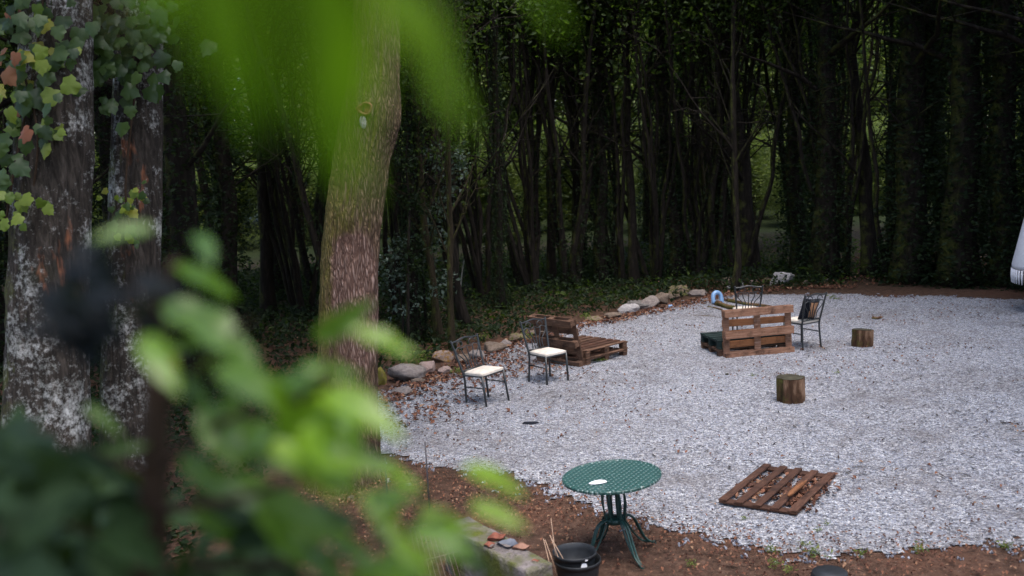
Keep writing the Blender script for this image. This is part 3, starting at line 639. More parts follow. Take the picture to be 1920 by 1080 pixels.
tw_ = part('twig_litter', mesh('twig_litter', v, f, leafmat('dark_twig_bits', [(0, (.015, .01, .008)), (1, (.06, .04, .03))], .9, 0), False, rr_)); tw_['kind'] = 'stuff'; tag(tw_, 'dark twig bits strewn in patches over the gravel', 'twigs')
fl = np.array([at(1470, 930)[:2]]); litter('leaf_litter', 'reddish dead leaves caught in the flat pallet', near_line([(1400, 945), (1440, 900), (1480, 950), (1510, 905), (1500, 955), (1555, 905)], 420, .09), 4, .07)
cover('soil_crumbs', 'small clods and bits on the bare soil', 1, (0, 1), (8, 9), .01, M_leaf_litter, .02, 3, lambda x, y: x > -9) if False else None
litter('leaf_litter', 'dead leaves covering the wood floor behind the yard', np.column_stack([r.uniform(3.5, 16, 6500), r.uniform(23.2, 30, 6500)]), 5, .08)

# ------------------------------------------------------------------ border stones
def rock_mesh(mat, seed, flat=1.0):
    bm = bmesh.new(); bmesh.ops.create_icosphere(bm, subdivisions=4, radius=1); r = np.random.default_rng(seed)
    v = np.array([q_.co[:] for q_ in bm.verts]); n = r.normal(size=(14, 3)); n /= np.linalg.norm(n, axis=1)[:, None]; d = r.uniform(.5, .9, 14)
    s = np.max(np.maximum(v@n.T, 1e-3)/d, 1); rad_ = np.minimum(1/s, 1.05); v = v*rad_[:, None]; v = v*(1+.09*fbm(v*2.6+seed, 4))[:, None]
    v /= np.abs(v).max(0)
    for q_, c in zip(bm.verts, v): q_.co = c
    me = bpy.data.meshes.new('stone'); bm.to_mesh(me); bm.free(); me.materials.append(mat); me.polygons.foreach_set('use_smooth', [True]*len(me.polygons)); return me
STONES = [
 (715, 722, 24, 36, R_yellow, 'yellow mossy stone touching the foot of the big tree'),
 (757, 716, 70, 36, R_grey, 'broad grey-brown boulder right of the big tree, largest of the left border'),
 (757, 742, 40, 15, R_grey, 'thin flat slab lying in front of the broad grey-brown boulder'),
 (803, 703, 32, 28, R_pink, 'pale pinkish pointed stone right of the broad grey-brown boulder'),
 (826, 681, 42, 26, R_orange, 'squarish stone with orange moss on its face, behind two pinkish ones'),
 (832, 704, 26, 20, R_pink, 'small pinkish wedge stone before the orange-mossed stone'),
 (866, 681, 30, 16, R_brown, 'brown leaf-strewn stone behind the chair by the big tree'),
 (925, 662, 46, 20, R_brown, 'low brown stone between the two front-facing chairs'),
 (976, 640, 40, 16, R_moss, 'brown mossy stone at the edge behind the leaning pallet chair back'),
 (1180, 589, 36, 22, R_pale, 'whitish cracked stone at the near end of the far stone row'),
 (1202, 579, 44, 16, R_dark, 'dark mottled low stone next to the whitish cracked stone'),
 (1219, 578, 44, 24, R_grey, 'grey mottled rounded stone in the middle of the far stone row'),
 (1242, 570, 34, 22, R_brown, 'brownish rounded stone beside the grey mottled one'),
 (1263, 561, 22, 10, R_brown, 'small low stone below the sloping brown stone'),
 (1274, 555, 40, 22, R_moss, 'sloping brown stone with a raised peak in the far row'),
 (1311, 556, 40, 12, R_grey, 'long flat grey stone at the far end of the stone row'),
 (1367, 534, 26, 15, R_brown, 'rounded brownish stone behind the blue pipe'),
 (1371, 543, 22, 9, R_pale, 'small pale slab in front of the rounded brownish stone'),
 (1388, 540, 20, 16, R_pale, 'upright block with a white top edge beside the rounded brownish stone'),
 (1414, 534, 15, 10, R_pink, 'small pink stone between the block and the big pale boulder'),
 (1441, 534, 26, 12, R_moss, 'low mossy stone leaning on the big pale boulder'),
 (1467, 536, 50, 26, R_pale, 'big pale grey squarish boulder before the dark wood'),
 (1512, 533, 14, 8, R_brown, 'small brown stone right of the big pale boulder'),
 (1552, 528, 18, 7, R_grey, 'flat little grey stone on the leaf litter right of the boulder'),
 (893, 672, 30, 18, R_grey, 'grey stone half buried in leaves left of the low brown stone'),
 (948, 651, 26, 15, R_grey, 'small grey stone right of the low brown stone'),
 (1010, 628, 34, 14, R_brown, 'flat brown stone hidden partly behind the leaning pallet'),
 (1118, 603, 36, 10, R_moss, 'low mossy slab on the border beyond the brown pallet seat'),
 (1150, 596, 30, 10, R_brown, 'flat brown slab just before the whitish cracked stone'),
 (785, 722, 26, 14, R_brown, 'small brown stone wedged below the pale pinkish pointed stone'),
 (660, 938, 16, 10, R_brown, 'reddish-brown clod on soil by the big tree foot'),
 (728, 905, 10, 8, R_pale, 'small white stone on soil right of the big tree foot'),
 (765, 912, 12, 7, R_pale, 'pale pebble between the two thin iron rods'),
]
for i, (px, py, wpx, hpx, mt, lab) in enumerate(STONES):
    p = at(px, py); p[2] = T(p[0], p[1]); dpt = float(np.dot(p-[0, 0, CAMH], -CM[:, 2])); s = dpt/F
    o = part('border_stone' if i < 30 else 'stone', rock_mesh(mt, 30+i)); hw, hh = wpx*s/2, hpx*s/2
    o.location = (p[0], p[1]+hw*.5, p[2]+hh*.72); o.scale = (hw*1.2, hw*.95, hh*1.25); o.rotation_euler = (random.uniform(-.1, .1), random.uniform(-.12, .12), random.uniform(-.25, .25))
    tag(o, lab, 'stone', 'stones bordering the gravel' if i < 30 else 'stones on the soil')

# ------------------------------------------------------------------ chairs
def tm(name, pts, r, mat, n=8, k=None): return mesh(name, *tube(curve(pts, k) if k else pts, r, n), mat, True)
def make_chair(label, M):
    root = thing('dining_chair', label, 'chair', M=M, group='black metal chairs with cream seats'); m = M_black_metal
    W, D, S = .205, .20, .44
    bm = bmesh.new(); bmesh.ops.create_cube(bm, size=1)
    bmesh.ops.subdivide_edges(bm, edges=bm.edges[:], cuts=6, use_grid_fill=True)
    for v in bm.verts:
        x, y, z = v.co; e = max(abs(x), abs(y))*2; wx = .44-.03*(y < 0)*abs(y)*2
        rr_ = (1-.06*max(0, (abs(x)*2)**6*(abs(y)*2)**6)); v.co = Vector((x*wx*rr_, y*.44*rr_, S+.028+(z*.05 if z < 0 else z*.05*(1-.75*e**4)+.012*(1-e*e))))
    me = bpy.data.meshes.new('seat'); bm.to_mesh(me); bm.free(); me.materials.append(M_cream); me.polygons.foreach_set('use_smooth', [True]*len(me.polygons)); part('seat', me, root)
    fr = MB()
    for a, b_ in (((-W, D, S-.01), (W, D, S-.01)), ((-W, -D, S-.01), (W, -D, S-.01)), ((-W, -D, S-.01), (-W, D, S-.01)), ((W, -D, S-.01), (W, D, S-.01))): fr.add(*tube([a, b_], .013, 6))
    part('seat_frame', fr.mesh('seat_frame', m), root)
    def back(x, t): return np.array([x*(1+.22*t), -D-.015-.11*t, S+.02+(.92-S-.02)*t])
    for s in (-1, 1):
        part('leg', tm('leg', [(s*W, D, S), (s*(W+.012), D+.012, -.02)], [.018, .015], m), root)
        part('back_post', tm('back_post', [(s*(W+.012), -D-.03, -.02), (s*W, -D-.01, S*.6), (s*W, -D-.01, S), back(s*W, .5), back(s*W, 1.0), back(s*W, 1.05)], [.016]*19+[.008], m, 8, 20), root)
        part('stretcher', tm('stretcher', [(s*(W+.004), D+.004, .26), (s*(W+.004), -D-.016, .26)], .010, m, 6), root)
        th = np.linspace(0, 4.6, 20); rr_ = np.linspace(.075, .02, 20)
        part('scroll', tm('scroll', [back(s*(.085+.0*k), .86)+np.array([s*r_*math.cos(t_), 0, r_*math.sin(t_)*.9]) for t_, r_, k in zip(th, rr_, range(20))], .008, m, 6), root)
        part('scroll', tm('scroll', [back(s*W*.97, .72), back(s*.13, .80), back(s*.06, .75), back(s*.01, .80)], .008, m, 6, 14), root)
    part('top_rail', tm('top_rail', [back(-W, .99), back(-.12, 1.0), back(0, 1.055), back(.12, 1.0), back(W, .99)], .013, m, 7, 18), root)
    part('back_rail', tm('back_rail', [back(-W, .06), back(W, .06)], .014, m, 7), root)
    for i in range(5):
        x = (i-2)*.065; part('spindle', tm('spindle', [back(x*.8, .06), back(x*.75, .35), back(x*1.35, .6), back(x*1.5, .775)], .0085, m, 6, 12), root)
    return root
def chair_M(x, y, fx, fy, tilt=(0, 0)):
    a = math.atan2(-fx, fy); return Matrix.Translation((x, y, T(x, y)+.015)) @ Matrix.Rotation(tilt[1], 4, 'Y') @ Matrix.Rotation(tilt[0], 4, 'X') @ Matrix.Rotation(a, 4, 'Z')
make_chair('black iron chair with cream seat nearest the big tree, leaning back slightly', chair_M(-.435, 14.09, .68, -.73, (0, rad(-5))))
make_chair('black iron chair with cream seat standing in front of the leaning pallet back', chair_M(.5, 15.22, .61, -.79))
make_chair('black iron chair half hidden behind the upright reddish pallet', chair_M(4.32, 18.25, .05, 1))
make_chair('black iron chair with a dark cushion, beside the upright reddish pallet', chair_M(4.93, 16.82, -.5, .87))
cu = MB()
bm = bmesh.new(); bmesh.ops.create_cube(bm, size=1); bmesh.ops.subdivide_edges(bm, edges=bm.edges[:], cuts=7, use_grid_fill=True)
for v in bm.verts:
    x, y, z = v.co; e = (1-(2*x)**4)*(1-(2*z)**4); v.co = Vector((x*.40*(1-.1*(1-abs(2*z))), y*(.02+.10*max(e, 0)**.5), z*.38*(1-.1*(1-abs(2*x)))))
me = bpy.data.meshes.new('cushion'); bm.to_mesh(me); bm.free(); me.materials.append(M_cloth_dk); me.materials.append(M_tan); me.polygons.foreach_set('use_smooth', [True]*len(me.polygons))
for p in me.polygons: p.material_index = 1 if (-.06 < p.center.x < .15 and abs(p.center.z) < .15) else 0
cM = chair_M(4.93, 16.82, -.5, .87) @ Matrix.Translation((-.02, -.19, .67)) @ Matrix.Rotation(rad(14), 4, 'X') @ Matrix.Rotation(rad(8), 4, 'Y')
co = part('cushion', me, None, cM); tag(co, 'dark square cushion with a tan panel propped on the chair seat', 'cushion')

# ------------------------------------------------------------------ pallets
def pallet(name, label, M, L_=1.2, W=.8, mats=None, seed=0, group='wooden pallets', thin=False, nslat=5):
    root = thing(name, label, 'pallet', M=M, group=group); r = random.Random(seed); mt = mats or [M_wood]
    def put(n_, me, x, y, z, rz=0): part(n_, me, root, Matrix.Translation((x, y, z)) @ Matrix.Rotation(rz, 4, 'Z'))
    sw = .085 if thin else .115 if nslat == 5 else .105
    run = boxm('runner', L_, .12, .024, mt[0], .004, .006, seed); cr = boxm('cross_board', .11, W, .022, mt[0], .004, .003, seed+1); bl = boxm('block', .105, .10, .078, mt[0], .005, .004, seed+2); sl_ = [boxm('slat', L_, sw, .02, q_, .004, .004, seed+3+i) for i, q_ in enumerate(mt)]
    ys = [.055, W/2, W-.055]; xs = [.055, L_/2, L_-.055]
    h0 = 0
    if not thin:
        for y in ys: put('runner', run, L_/2, y, .011, r.gauss(0, .004))
        for x in xs:
            for y in ys: put('block', bl, x, y, .0615, r.gauss(0, .04))
        h0 = .1015
    for x in xs: put('cross_board', cr, x, W/2, h0+.011, r.gauss(0, .006))
    for i in range(nslat):
        put('slat', sl_[min(i, 1) if len(sl_) > 1 and i < 4 else 0], L_/2, sw/2+(W-sw)*i/(nslat-1), h0+.0335, r.gauss(0, .006))
    return root
def norm(v): v = np.array(v, float); return v/np.linalg.norm(v)
up = np.array([0, 0, 1.0])
# leaning pallet seat (left)
u = norm((-.68, .73, 0)); vv = norm((.73, .68, 0)); o = np.array([1.05, 16.05, T(1.05, 16.05)-.02])
yl = norm(up*math.cos(rad(13))-vv*math.sin(rad(13))); pallet('pallet', 'brown pallet standing on edge as a leaning seat back', frame(u, yl, np.cross(u, yl), o), 1.0, .84, [M_wood], 10, 'pallet seat beside the chairs')
o2 = np.array([1.05, 16.05, 0])+vv*.16
for k, (z, lab) in enumerate(((-.03, 'lower pallet sunk in gravel under the brown pallet seat'), (.117, 'flat brown pallet forming the seat against the leaning pallet back'))):
    pallet('pallet', lab, frame(vv, u, up, o2+up*(T(1.5, 16.5)+z)+u*.0), 1.05, 1.05, [M_wood, M_wood_dk], 20+k, 'pallet seat beside the chairs', nslat=7)
# upright reddish pallet seat (right)
e = norm((.98, .185, 0)); aw = np.array([-e[1], e[0], 0]); o = np.array([4.68, 16.37, T(4.1, 16.2)-.02]); yl = norm(up+aw*.03)
pallet('pallet', 'reddish pallet standing upright with boards facing the table', frame(-e, yl, np.cross(-e, yl), o), 1.22, .82, [M_wood_red, M_wood_or], 30, 'pallet seat beside the cushioned chair')
o2 = np.array([3.42, 16.14, 0])+aw*.17
for k, (z, lab) in enumerate(((-.01, 'lower brown pallet under the green-stained pallet seat'), (.137, 'green-stained pallet lying flat behind the upright reddish pallet'))):
    pallet('pallet', lab, frame(e, aw, up, o2+up*(T(4, 16.5)+z)), 1.2, .8, [M_wood if k == 0 else M_wood_gr], 40+k, 'pallet seat beside the cushioned chair')
# thin worn pallet flat on the gravel
a_, b_, c_ = at(1347.6, 948), at(1431.6, 880), at(1496.5, 963); ux = norm(b_-a_); ux[2] = 0; ux = norm(ux); uy = -np.array([-ux[1], ux[0], 0]); uz = np.cross(ux, uy)
o = b_.copy(); o = np.array([b_[0], b_[1], T(b_[0], b_[1])+.03]); ux2 = -ux; uy2 = np.array([-ux2[1], ux2[0], 0])
pallet('pallet', 'dark worn slatted pallet lying flat on the gravel near the table', frame(ux2, uy2, up, o-uy2*0), 1.25, .78, [M_wood_dk], 50, 'flat pallet near the table', thin=True)
s_ = at(1478, 952); e_ = at(1512, 925); zz = .12; s_ = np.array([s_[0], s_[1], zz]); e_ = np.array([e_[0], e_[1], zz+.01])
pts = curve([s_, (s_*.6+e_*.4)+[.01, .02, 0], e_], 8)-s_
stick = part('wood_splint', mesh('wood_splint', *tube(pts, [.012, .024, .027, .026, .028, .027, .022, .01], 6), M_wood_or, True)); stick.location = s_.tolist(); tag(stick, 'orange splint of fresh wood lying on the flat pallet', 'wood piece')

# ------------------------------------------------------------------ stumps
def stump(label, px, py, r_, h, tilt, seed):
    p = at(px, py); x, y = p[0], p[1]+r_*.6; root = thing('log_stump', label, 'stump', M=Matrix.Translation((x, y, T(x, y))) @ Matrix.Rotation(tilt[0], 4, 'X') @ Matrix.Rotation(tilt[1], 4, 'Y'), group='sawn log seats on the gravel')
    v, f = tube(np.column_stack([np.zeros(16), np.zeros(16), np.linspace(-.04, h, 16)]), [r_]*16, 40, False); a = np.arctan2(v[:, 1], v[:, 0])
    q_ = np.stack([np.cos(a)*2.2, np.sin(a)*2.2, v[:, 2]*1.2+seed], 1); d = 1+.15*fbm(q_)+.03*(1-np.abs(vn(q_*5))*2); d0 = d.copy(); v[:, 0] *= d; v[:, 1] *= d
    part('bark', mesh('bark', v, f, M_bark_stump, True), root)
    rim = v[-40:]; V_ = [rim*np.array([k, k, 1])+[0, 0, .004*math.sin(k*20)] for k in (.995, .85, .6, .35, .1)]; V_ = np.concatenate(V_); Fc = [(i*40+j, i*40+(j+1) % 40, (i+1)*40+(j+1) % 40, (i+1)*40+j) for i in range(4) for j in range(40)]+[tuple(160+j for j in range(40))]
    part('cut_face', mesh('cut_face', V_+[0, 0, .002], Fc, M_cut, False), root)
stump('upright log stump alone in the middle of the gravel', 1487, 757, .185, .345, (0, 0), 1.0)
stump('darker log stump right of the cushioned chair, tipped slightly', 1620, 651, .165, .29, (rad(-4), rad(3)), 5.0)

# ------------------------------------------------------------------ garden table and what lies on it
tc = np.array([.815, 8.40]); tz = T(*tc)
TM = Matrix.Translation((tc[0], tc[1], tz)) @ Matrix.Rotation(rad(-2.6), 4, 'Y')
tb = thing('garden_table', 'round dark green cast metal garden table on curled legs', 'table', M=TM)
v, f = lathe([(.001, .722), (.03, .722), (.034, .718), (.405, .718), (.412, .724), (.428, .724), (.435, .717), (.435, .70), (.425, .694), (.40, .694), (.39, .704), (.001, .704)], 72); part('table_top', mesh('table_top', v, f, M_tabletop, False), tb)
v, f = lathe([(.03, .665), (.075, .665), (.08, .655), (.075, .64), (.03, .64)], 16); part('collar', mesh('collar', v, f, M_green_metal, True), tb)
v, f = lathe([(.02, .34), (.085, .335), (.09, .315), (.08, .29), (.02, .285)], 16); part('collar', mesh('collar', v, f, M_green_metal, True), tb)
v, f = lathe([(.02, .60), (.07, .60), (.085, .58), (.07, .56), (.02, .56)], 16); part('collar', mesh('collar', v, f, M_green_metal, True), tb)
fa = at(1234, 1021)[:2]-tc; ang0 = math.atan2(fa[1], fa[0])
def rz(p): return [(q_[0], q_[2] if len(q_) > 2 else 0, q_[1]) for q_ in p]
legs = {
 'column': tm('column', rz([(.055, .70), (.052, .6), (.05, .45), (.055, .33)]), .013, M_green_metal, 8, 8),
 'leg': None, 'scroll': tm('scroll', rz([(.08, .59), (.13, .60), (.17, .64), (.19, .70)]), .010, M_green_metal, 7, 10),
 'side': tm('rod', rz([(.075, .59), (.105, .55), (.11, .46), (.095, .36), (.09, .31)]), .009, M_green_metal, 7, 12)}
lm = MB()
for dy in (.012, -.012): lm.add(*tube(curve(rz([(.075, .33, dy), (.13, .325, dy), (.19, .28, dy), (.24, .17, dy), (.29, .07, dy), (.36, .012, dy*.5), (.385, .012, 0)]), 22), .0105, 7))
lm.add(*tube(curve(rz([(.08, .31), (.12, .25), (.17, .16), (.24, .07), (.34, .018)]), 16), .009, 7))
lv, lf = lathe([(.001, .02), (.016, .018), (.02, .008), (.018, -.01)], 12); lm.add(lv+[.38, 0, 0], lf)
legs['leg'] = lm.mesh('leg', M_green_metal, True)
for k in range(4):
    R_ = Matrix.Rotation(ang0+k*math.pi/2+.05, 4, 'Z')
    for n_ in ('column', 'leg', 'scroll'): part(n_, legs[n_], tb, R_)
    part('rod', legs['side'], tb, R_); part('rod', legs['side'], tb, Matrix.Rotation(ang0+k*math.pi/2+.7, 4, 'Z'))
th = np.linspace(0, 2*math.pi, 26)[:-1]; rr_ = 1+.28*fbm(np.stack([np.cos(th)*1.6, np.sin(th)*1.5, th*0+3], 1))
ring = np.stack([.075*np.cos(th)*rr_, .036*np.sin(th)*rr_, th*0], 1); V_ = np.concatenate([ring, ring*.6+[0, 0, .012], [[0, 0, .009]], ring*.98-[0, 0, .003]]); n = 25
Fc = [(j, (j+1) % n, n+(j+1) % n, n+j) for j in range(n)]+[(n+j, n+(j+1) % n, 2*n) for j in range(n)]+[(2*n+1+j, 2*n+1+(j+1) % n, (j+1) % n, j) for j in range(n)]
pp = part('paper_scrap', mesh('paper_scrap', V_, Fc, M_white), None, TM @ Matrix.Translation((-.13, -.17, .7275)) @ Matrix.Rotation(.25, 4, 'Z')); tag(pp, 'white scrap of wet paper on the green table top', 'paper')

# ------------------------------------------------------------------ pots, wall, rods, grill
pc = at(1077, 1034, .30); px_, py_ = pc[0], pc[1]; pz = T(px_, py_)
def pot(label, x, y, z, r_, h, tilt=0.0, sticker=False):
    o = thing('plant_pot', label, 'pot', M=Matrix.Translation((x, y, z)) @ Matrix.Rotation(tilt, 4, 'X'), group='black plastic pots')
    v, f = lathe([(.001, 0), (r_*.78, 0), (r_*.8, .01), (r_*.95, h-.05), (r_*.96, h-.035), (r_*1.0, h-.035), (r_*1.02, h-.004), (r_*1.0, h), (r_*.975, h-.003), (r_*.93, h-.05), (r_*.77, .02), (.001, .015)], 48); part('body', mesh('body', v, f, M_plastic, True), o)
    if sticker:
        a = rad(-68); v, f = lathe([(.001, 0), (.026, 0), (.027, -.001)], 20); part('sticker', mesh('sticker', v, f, M_white), o, Matrix.Translation((math.cos(a)*r_*.972, math.sin(a)*r_*.972, h-.07)) @ Matrix.Rotation(a+math.pi/2, 4, 'Z') @ Matrix.Rotation(rad(84), 4, 'X'))
        a = rad(-62); part('sticker', boxm('sticker', .022, .002, .012, M_white, 0), o, Matrix.Translation((math.cos(a)*r_*1.018, math.sin(a)*r_*1.018, h-.02)) @ Matrix.Rotation(a+math.pi/2, 4, 'Z'))
    return o
pot('black plastic plant pot with white round sticker holding thin sticks', px_, py_, pz+.05, .178, .25, 0, True)
pot('outer black pot in which the stickered pot is nested', px_+.022, py_-.004, pz, .19, .235)
for k, (b_, t_) in enumerate((((1043, 1047), (1019, 1010)), ((1052, 1051), (1022, 1012)), ((1062, 1052), (1031, 1003)), ((1075, 1051), (1031, 1004)), ((1036, 1045), (1033, 972)))):
    dpp = float(np.dot(np.array([px_, py_, .3])-[0, 0, CAMH], -CM[:, 2])); tip = deep(t_[0], t_[1], dpp-.02*k); low = deep(b_[0]+4*k-6, b_[1]+45, dpp-.05+.03*k)
    s_ = part('dry_stick', mesh('dry_stick', *tube([[0, 0, 0], ((tip-low)*.5+[.004, 0, 0]).tolist(), (tip-low).tolist()], [.005, .0045, .0025], 6), M_straw, True)); s_.location = low.tolist(); tag(s_, 'thin straw-coloured stick standing in the stickered black pot', 'stick', 'sticks in the black pot')
# low concrete wall end
A, B = at(870, 985, .42), at(1012, 1066, .42); dr = norm(np.append((B-A)[:2], 0)); nr_ = np.array([-dr[1], dr[0], 0])
L_ = 1.3; bm = bmesh.new(); bmesh.ops.create_cube(bm, size=1); bmesh.ops.subdivide_edges(bm, edges=bm.edges[:], cuts=14, use_grid_fill=True)
cc = np.array([v.co[:] for v in bm.verts])*[L_, .24, .5]; nrm = fbm(cc*6, 3)*.012; cc = cc+np.stack([fbm(cc*5+2)*.02, fbm(cc*5+9)*.014, nrm], 1)
for v, c in zip(bm.verts, cc): v.co = c
wme = bpy.data.meshes.new('garden_wall'); bm.to_mesh(wme); bm.free(); wme.materials.append(R_conc); wme.polygons.foreach_set('use_smooth', [True]*len(wme.polygons))
mid = B-dr*(L_/2); wl = part('garden_wall', wme, None, frame(dr, nr_, up, (mid[0], mid[1], .18))); tag(wl, 'low mossy concrete wall end beside the black pots', 'wall')
def curl(name, label, px, py, z, s, mat, rz_, cat, bend=.5):
    p = at(px, py, z); n = 7; V_ = []; 
    for i in range(n):
        for j in range(n):
            x, y = (i/(n-1)-.5), (j/(n-1)-.5); wd = math.cos(x*math.pi*.92)*(1+.2*math.sin(9*x)); V_.append((x*s, y*s*.75*wd, s*(bend*(x*x*1.2+y*y*1.5*wd)+.06*math.sin(7*x+5*y))))
    Fc = [(i*n+j, i*n+j+1, (i+1)*n+j+1, (i+1)*n+j) for i in range(n-1) for j in range(n-1)]
    V_ = np.array(V_); V_ = np.concatenate([V_, V_-[0, 0, .004]]); k = n*n; Fc2 = Fc+[tuple(q_+k for q_ in reversed(t)) for t in Fc]
    o = part(name, mesh(name, V_, Fc2, mat, True), None, Matrix.Translation(p.tolist()) @ Matrix.Rotation(rz_, 4, 'Z')); tag(o, label, cat, 'dry scraps on the wall'); return o
M_shell = plain('grey_slate', (.09, .10, .125), .6, .4, .3, 14, .2); M_dl = plain('rust_red_dead_leaf', (.17, .06, .04), .85, .2, .4, 18, .3); M_dl2 = plain('tan_dead_leaf', (.22, .12, .085), .85, .2, .35, 18, .3)
curl('dead_leaf', 'rust-red curled dead leaf at the back of the wall top', 932, 1014, .425, .17, M_dl, .5, 'leaf', .7)
curl('dead_leaf', 'rust-red dead leaf hanging over the wall edge', 918, 1024, .43, .12, M_dl, 1.9, 'leaf', .4)
curl('shell_shard', 'grey curved shard between the dead leaves on the wall', 953, 1025, .425, .19, M_shell, -.3, 'shard', .5)
curl('dead_leaf', 'tan cupped dead leaf near the wall end', 978, 1031, .425, .15, M_dl2, .2, 'leaf', .6)
curl('dead_leaf', 'little pink-brown leaf flat on the mossy wall end', 1003, 1052, .43, .07, M_dl, .2, 'leaf', .2)
for px, t_, b_, lab in ((0, (797, 828), (806, 962), 'taller thin iron rod stuck in the soil by the gravel'), (0, (722, 858), (727, 945), 'shorter thin iron rod stuck in the soil close to the big tree')):
    g = at(*b_); dpp = float(np.dot(g-[0, 0, CAMH], -CM[:, 2])); tp = deep(*t_, dpp); o = part('iron_rod', mesh('iron_rod', *tube([[0, 0, -.08], ((tp-g)*.5).tolist(), (tp-g).tolist()], .009, 6), M_steel, True)); o.location = g.tolist(); tag(o, lab, 'rod', 'iron rods in the soil')
# wire grill leaning on the wall
g0 = at(850, 1098); dpp = float(np.dot(g0-[0, 0, CAMH], -CM[:, 2])); gb = thing('wire_grill', 'rusty wire grill of thin parallel rods leaning against the wall', 'grill', g0)
tl_, tr_, bl_, br_ = deep(768, 990, dpp+.25)-g0, deep(852, 968, dpp+.25)-g0, deep(800, 1120, dpp)-g0, deep(896, 1096, dpp)-g0
rodm = {}
for k in range(12):
    t = k/11; part('rod', mesh('rod', *tube([(tl_*(1-t)+tr_*t).tolist(), (bl_*(1-t)+br_*t).tolist()], .0035, 5), M_rust, True), gb)
for a_, b_ in ((tl_, tr_), (bl_, br_), (tl_*.5+bl_*.5+[0, .005, 0], tr_*.5+br_*.5+[0, .005, 0])): part('cross_rod', mesh('cross_rod', *tube([a_.tolist(), b_.tolist()], .005, 5), M_rust, True), gb)

# ------------------------------------------------------------------ small things on the gravel
p = at(1346, 571); s = .5; o = part('pipe_bend', mesh('pipe_bend', *tube(curve([(-.10, 0, 0), (-.105, 0, .10), (-.08, 0, .19), (0, 0, .235), (.08, 0, .19), (.105, 0, .10), (.10, 0, -.03)], 30), .048, 14), M_blue, True)); o.location = (p[0], p[1], T(p[0], p[1])+.03); o.rotation_euler = (rad(-12), 0, .35); tag(o, 'light blue plastic pipe bend standing at the far gravel edge', 'pipe')
p = at(1257, 578); o = part('plastic_scrap', boxm('plastic_scrap', .09, .05, .07, M_blue, .015, .012, 4)); o.location = (p[0], p[1], T(p[0], p[1])+.04); tag(o, 'tiny blue plastic scrap among the leaves by the stone row', 'scrap')
def log(label, pl, r_):
    P = [at(x, y) for x, y in pl]; o0 = P[0]; P = [q_-o0+[0, 0, T(q_[0], q_[1])+r_*.8] for q_ in P]; v, f = tube(curve(P, 14), np.linspace(r_, r_*.6, 14), 9); v = v+.2*r_*fbm(v*7)[:, None]
    o = part('fallen_branch', mesh('fallen_branch', v, f, M_bark_stump, True)); o.location = (o0[0], o0[1], 0); tag(o, label, 'branch', 'branches lying on the gravel')
log('thick short log lying left of the half hidden chair', [(1345, 574), (1365, 580), (1400, 584)], .07)
log('long thin pole lying behind the half hidden chair', [(1364, 567), (1395, 573), (1446, 578)], .05)
log('thin crooked stick poking out left of the short log', [(1328, 577), (1345, 581), (1362, 585)], .025)
log('thin stick lying before the green-stained pallet', [(1295, 592), (1330, 593), (1352, 597)], .014)
log('short brown branch piece lying beyond the darker stump', [(1637, 599), (1645, 600), (1652, 598)], .04)
def lump(name, label, px, py, wx, wy, wz, mat, cat, seed):
    p = at(px, py); o = part(name, rock_mesh(mat, seed)); o.location = (p[0], p[1], T(p[0], p[1])+wz*.5); o.scale = (wx, wy, wz); tag(o, label, cat); return o
lump('rag', 'crumpled black rag on the gravel before the chairs', 996, 796, .12, .09, .028, M_cloth_dk, 'rag', 91)
lump('clod', 'small dark clod on gravel between pallet and stump', 1363, 705, .035, .03, .028, M_cut, 'clod', 92)
p = at(1556, 1106); o = pot('upturned dark pot at the edge of the soil below the gravel', p[0], p[1], T(p[0], p[1])+.16, .17, .16); o.rotation_euler = (math.pi, 0, 0); o.location.z = T(p[0], p[1])+.15
# weeds and moss tufts
for i, (px, py, s, lab) in enumerate([(1535, 1003, .05, 0), (1550, 990, .05, 0), (1507, 1028, .06, 0), (1527, 1046, .12, 0), (1447, 1040, .08, 0), (1615, 1046, .08, 0), (1725, 1040, .09, 0), (1300, 1066, .07, 0), (1452, 1065, .09, 0), (1480, 1078, .08, 0), (1885, 1030, .09, 0), (1395, 975, .05, 0), (1123, 679, .13, 1), (985, 636, .2, 2), (1100, 598, .2, 3), (905, 640, .2, 4), (1562, 563, .15, 0), (1570, 703, .07, 0), (1412, 708, .06, 0), (858, 703, .16, 5), (800, 678, .25, 6)]):
    p = at(px, py); s *= .75; r = np.random.default_rng(i); n = 46; d = r.normal(size=(n, 3)); d[:, 2] = np.abs(d[:, 2])*.9; c = d*s*.5
    v, f, rr_ = leaves(c, s*.55, r, up=.3, aspect=.3); v[:, 2] += .012; o = part('weed_tuft', mesh('weed_tuft', v, f, M_weed, False, rr_)); o.location = (p[0], p[1], T(p[0], p[1])+.012)
    tag(o, ['small yellow-green weed tuft growing in the gravel', 'green weed tuft at the near corner of the brown pallet seat', 'green weed beside the leaning pallet back at the border', 'leafy weed on the border behind the brown pallet seat', 'green weeds sprouting behind the chair nearest the big tree', 'weed between border stones behind the chair nearest the big tree', 'dry grass tuft behind the broad grey-brown boulder'][lab], 'weed', 'weeds in the gravel')

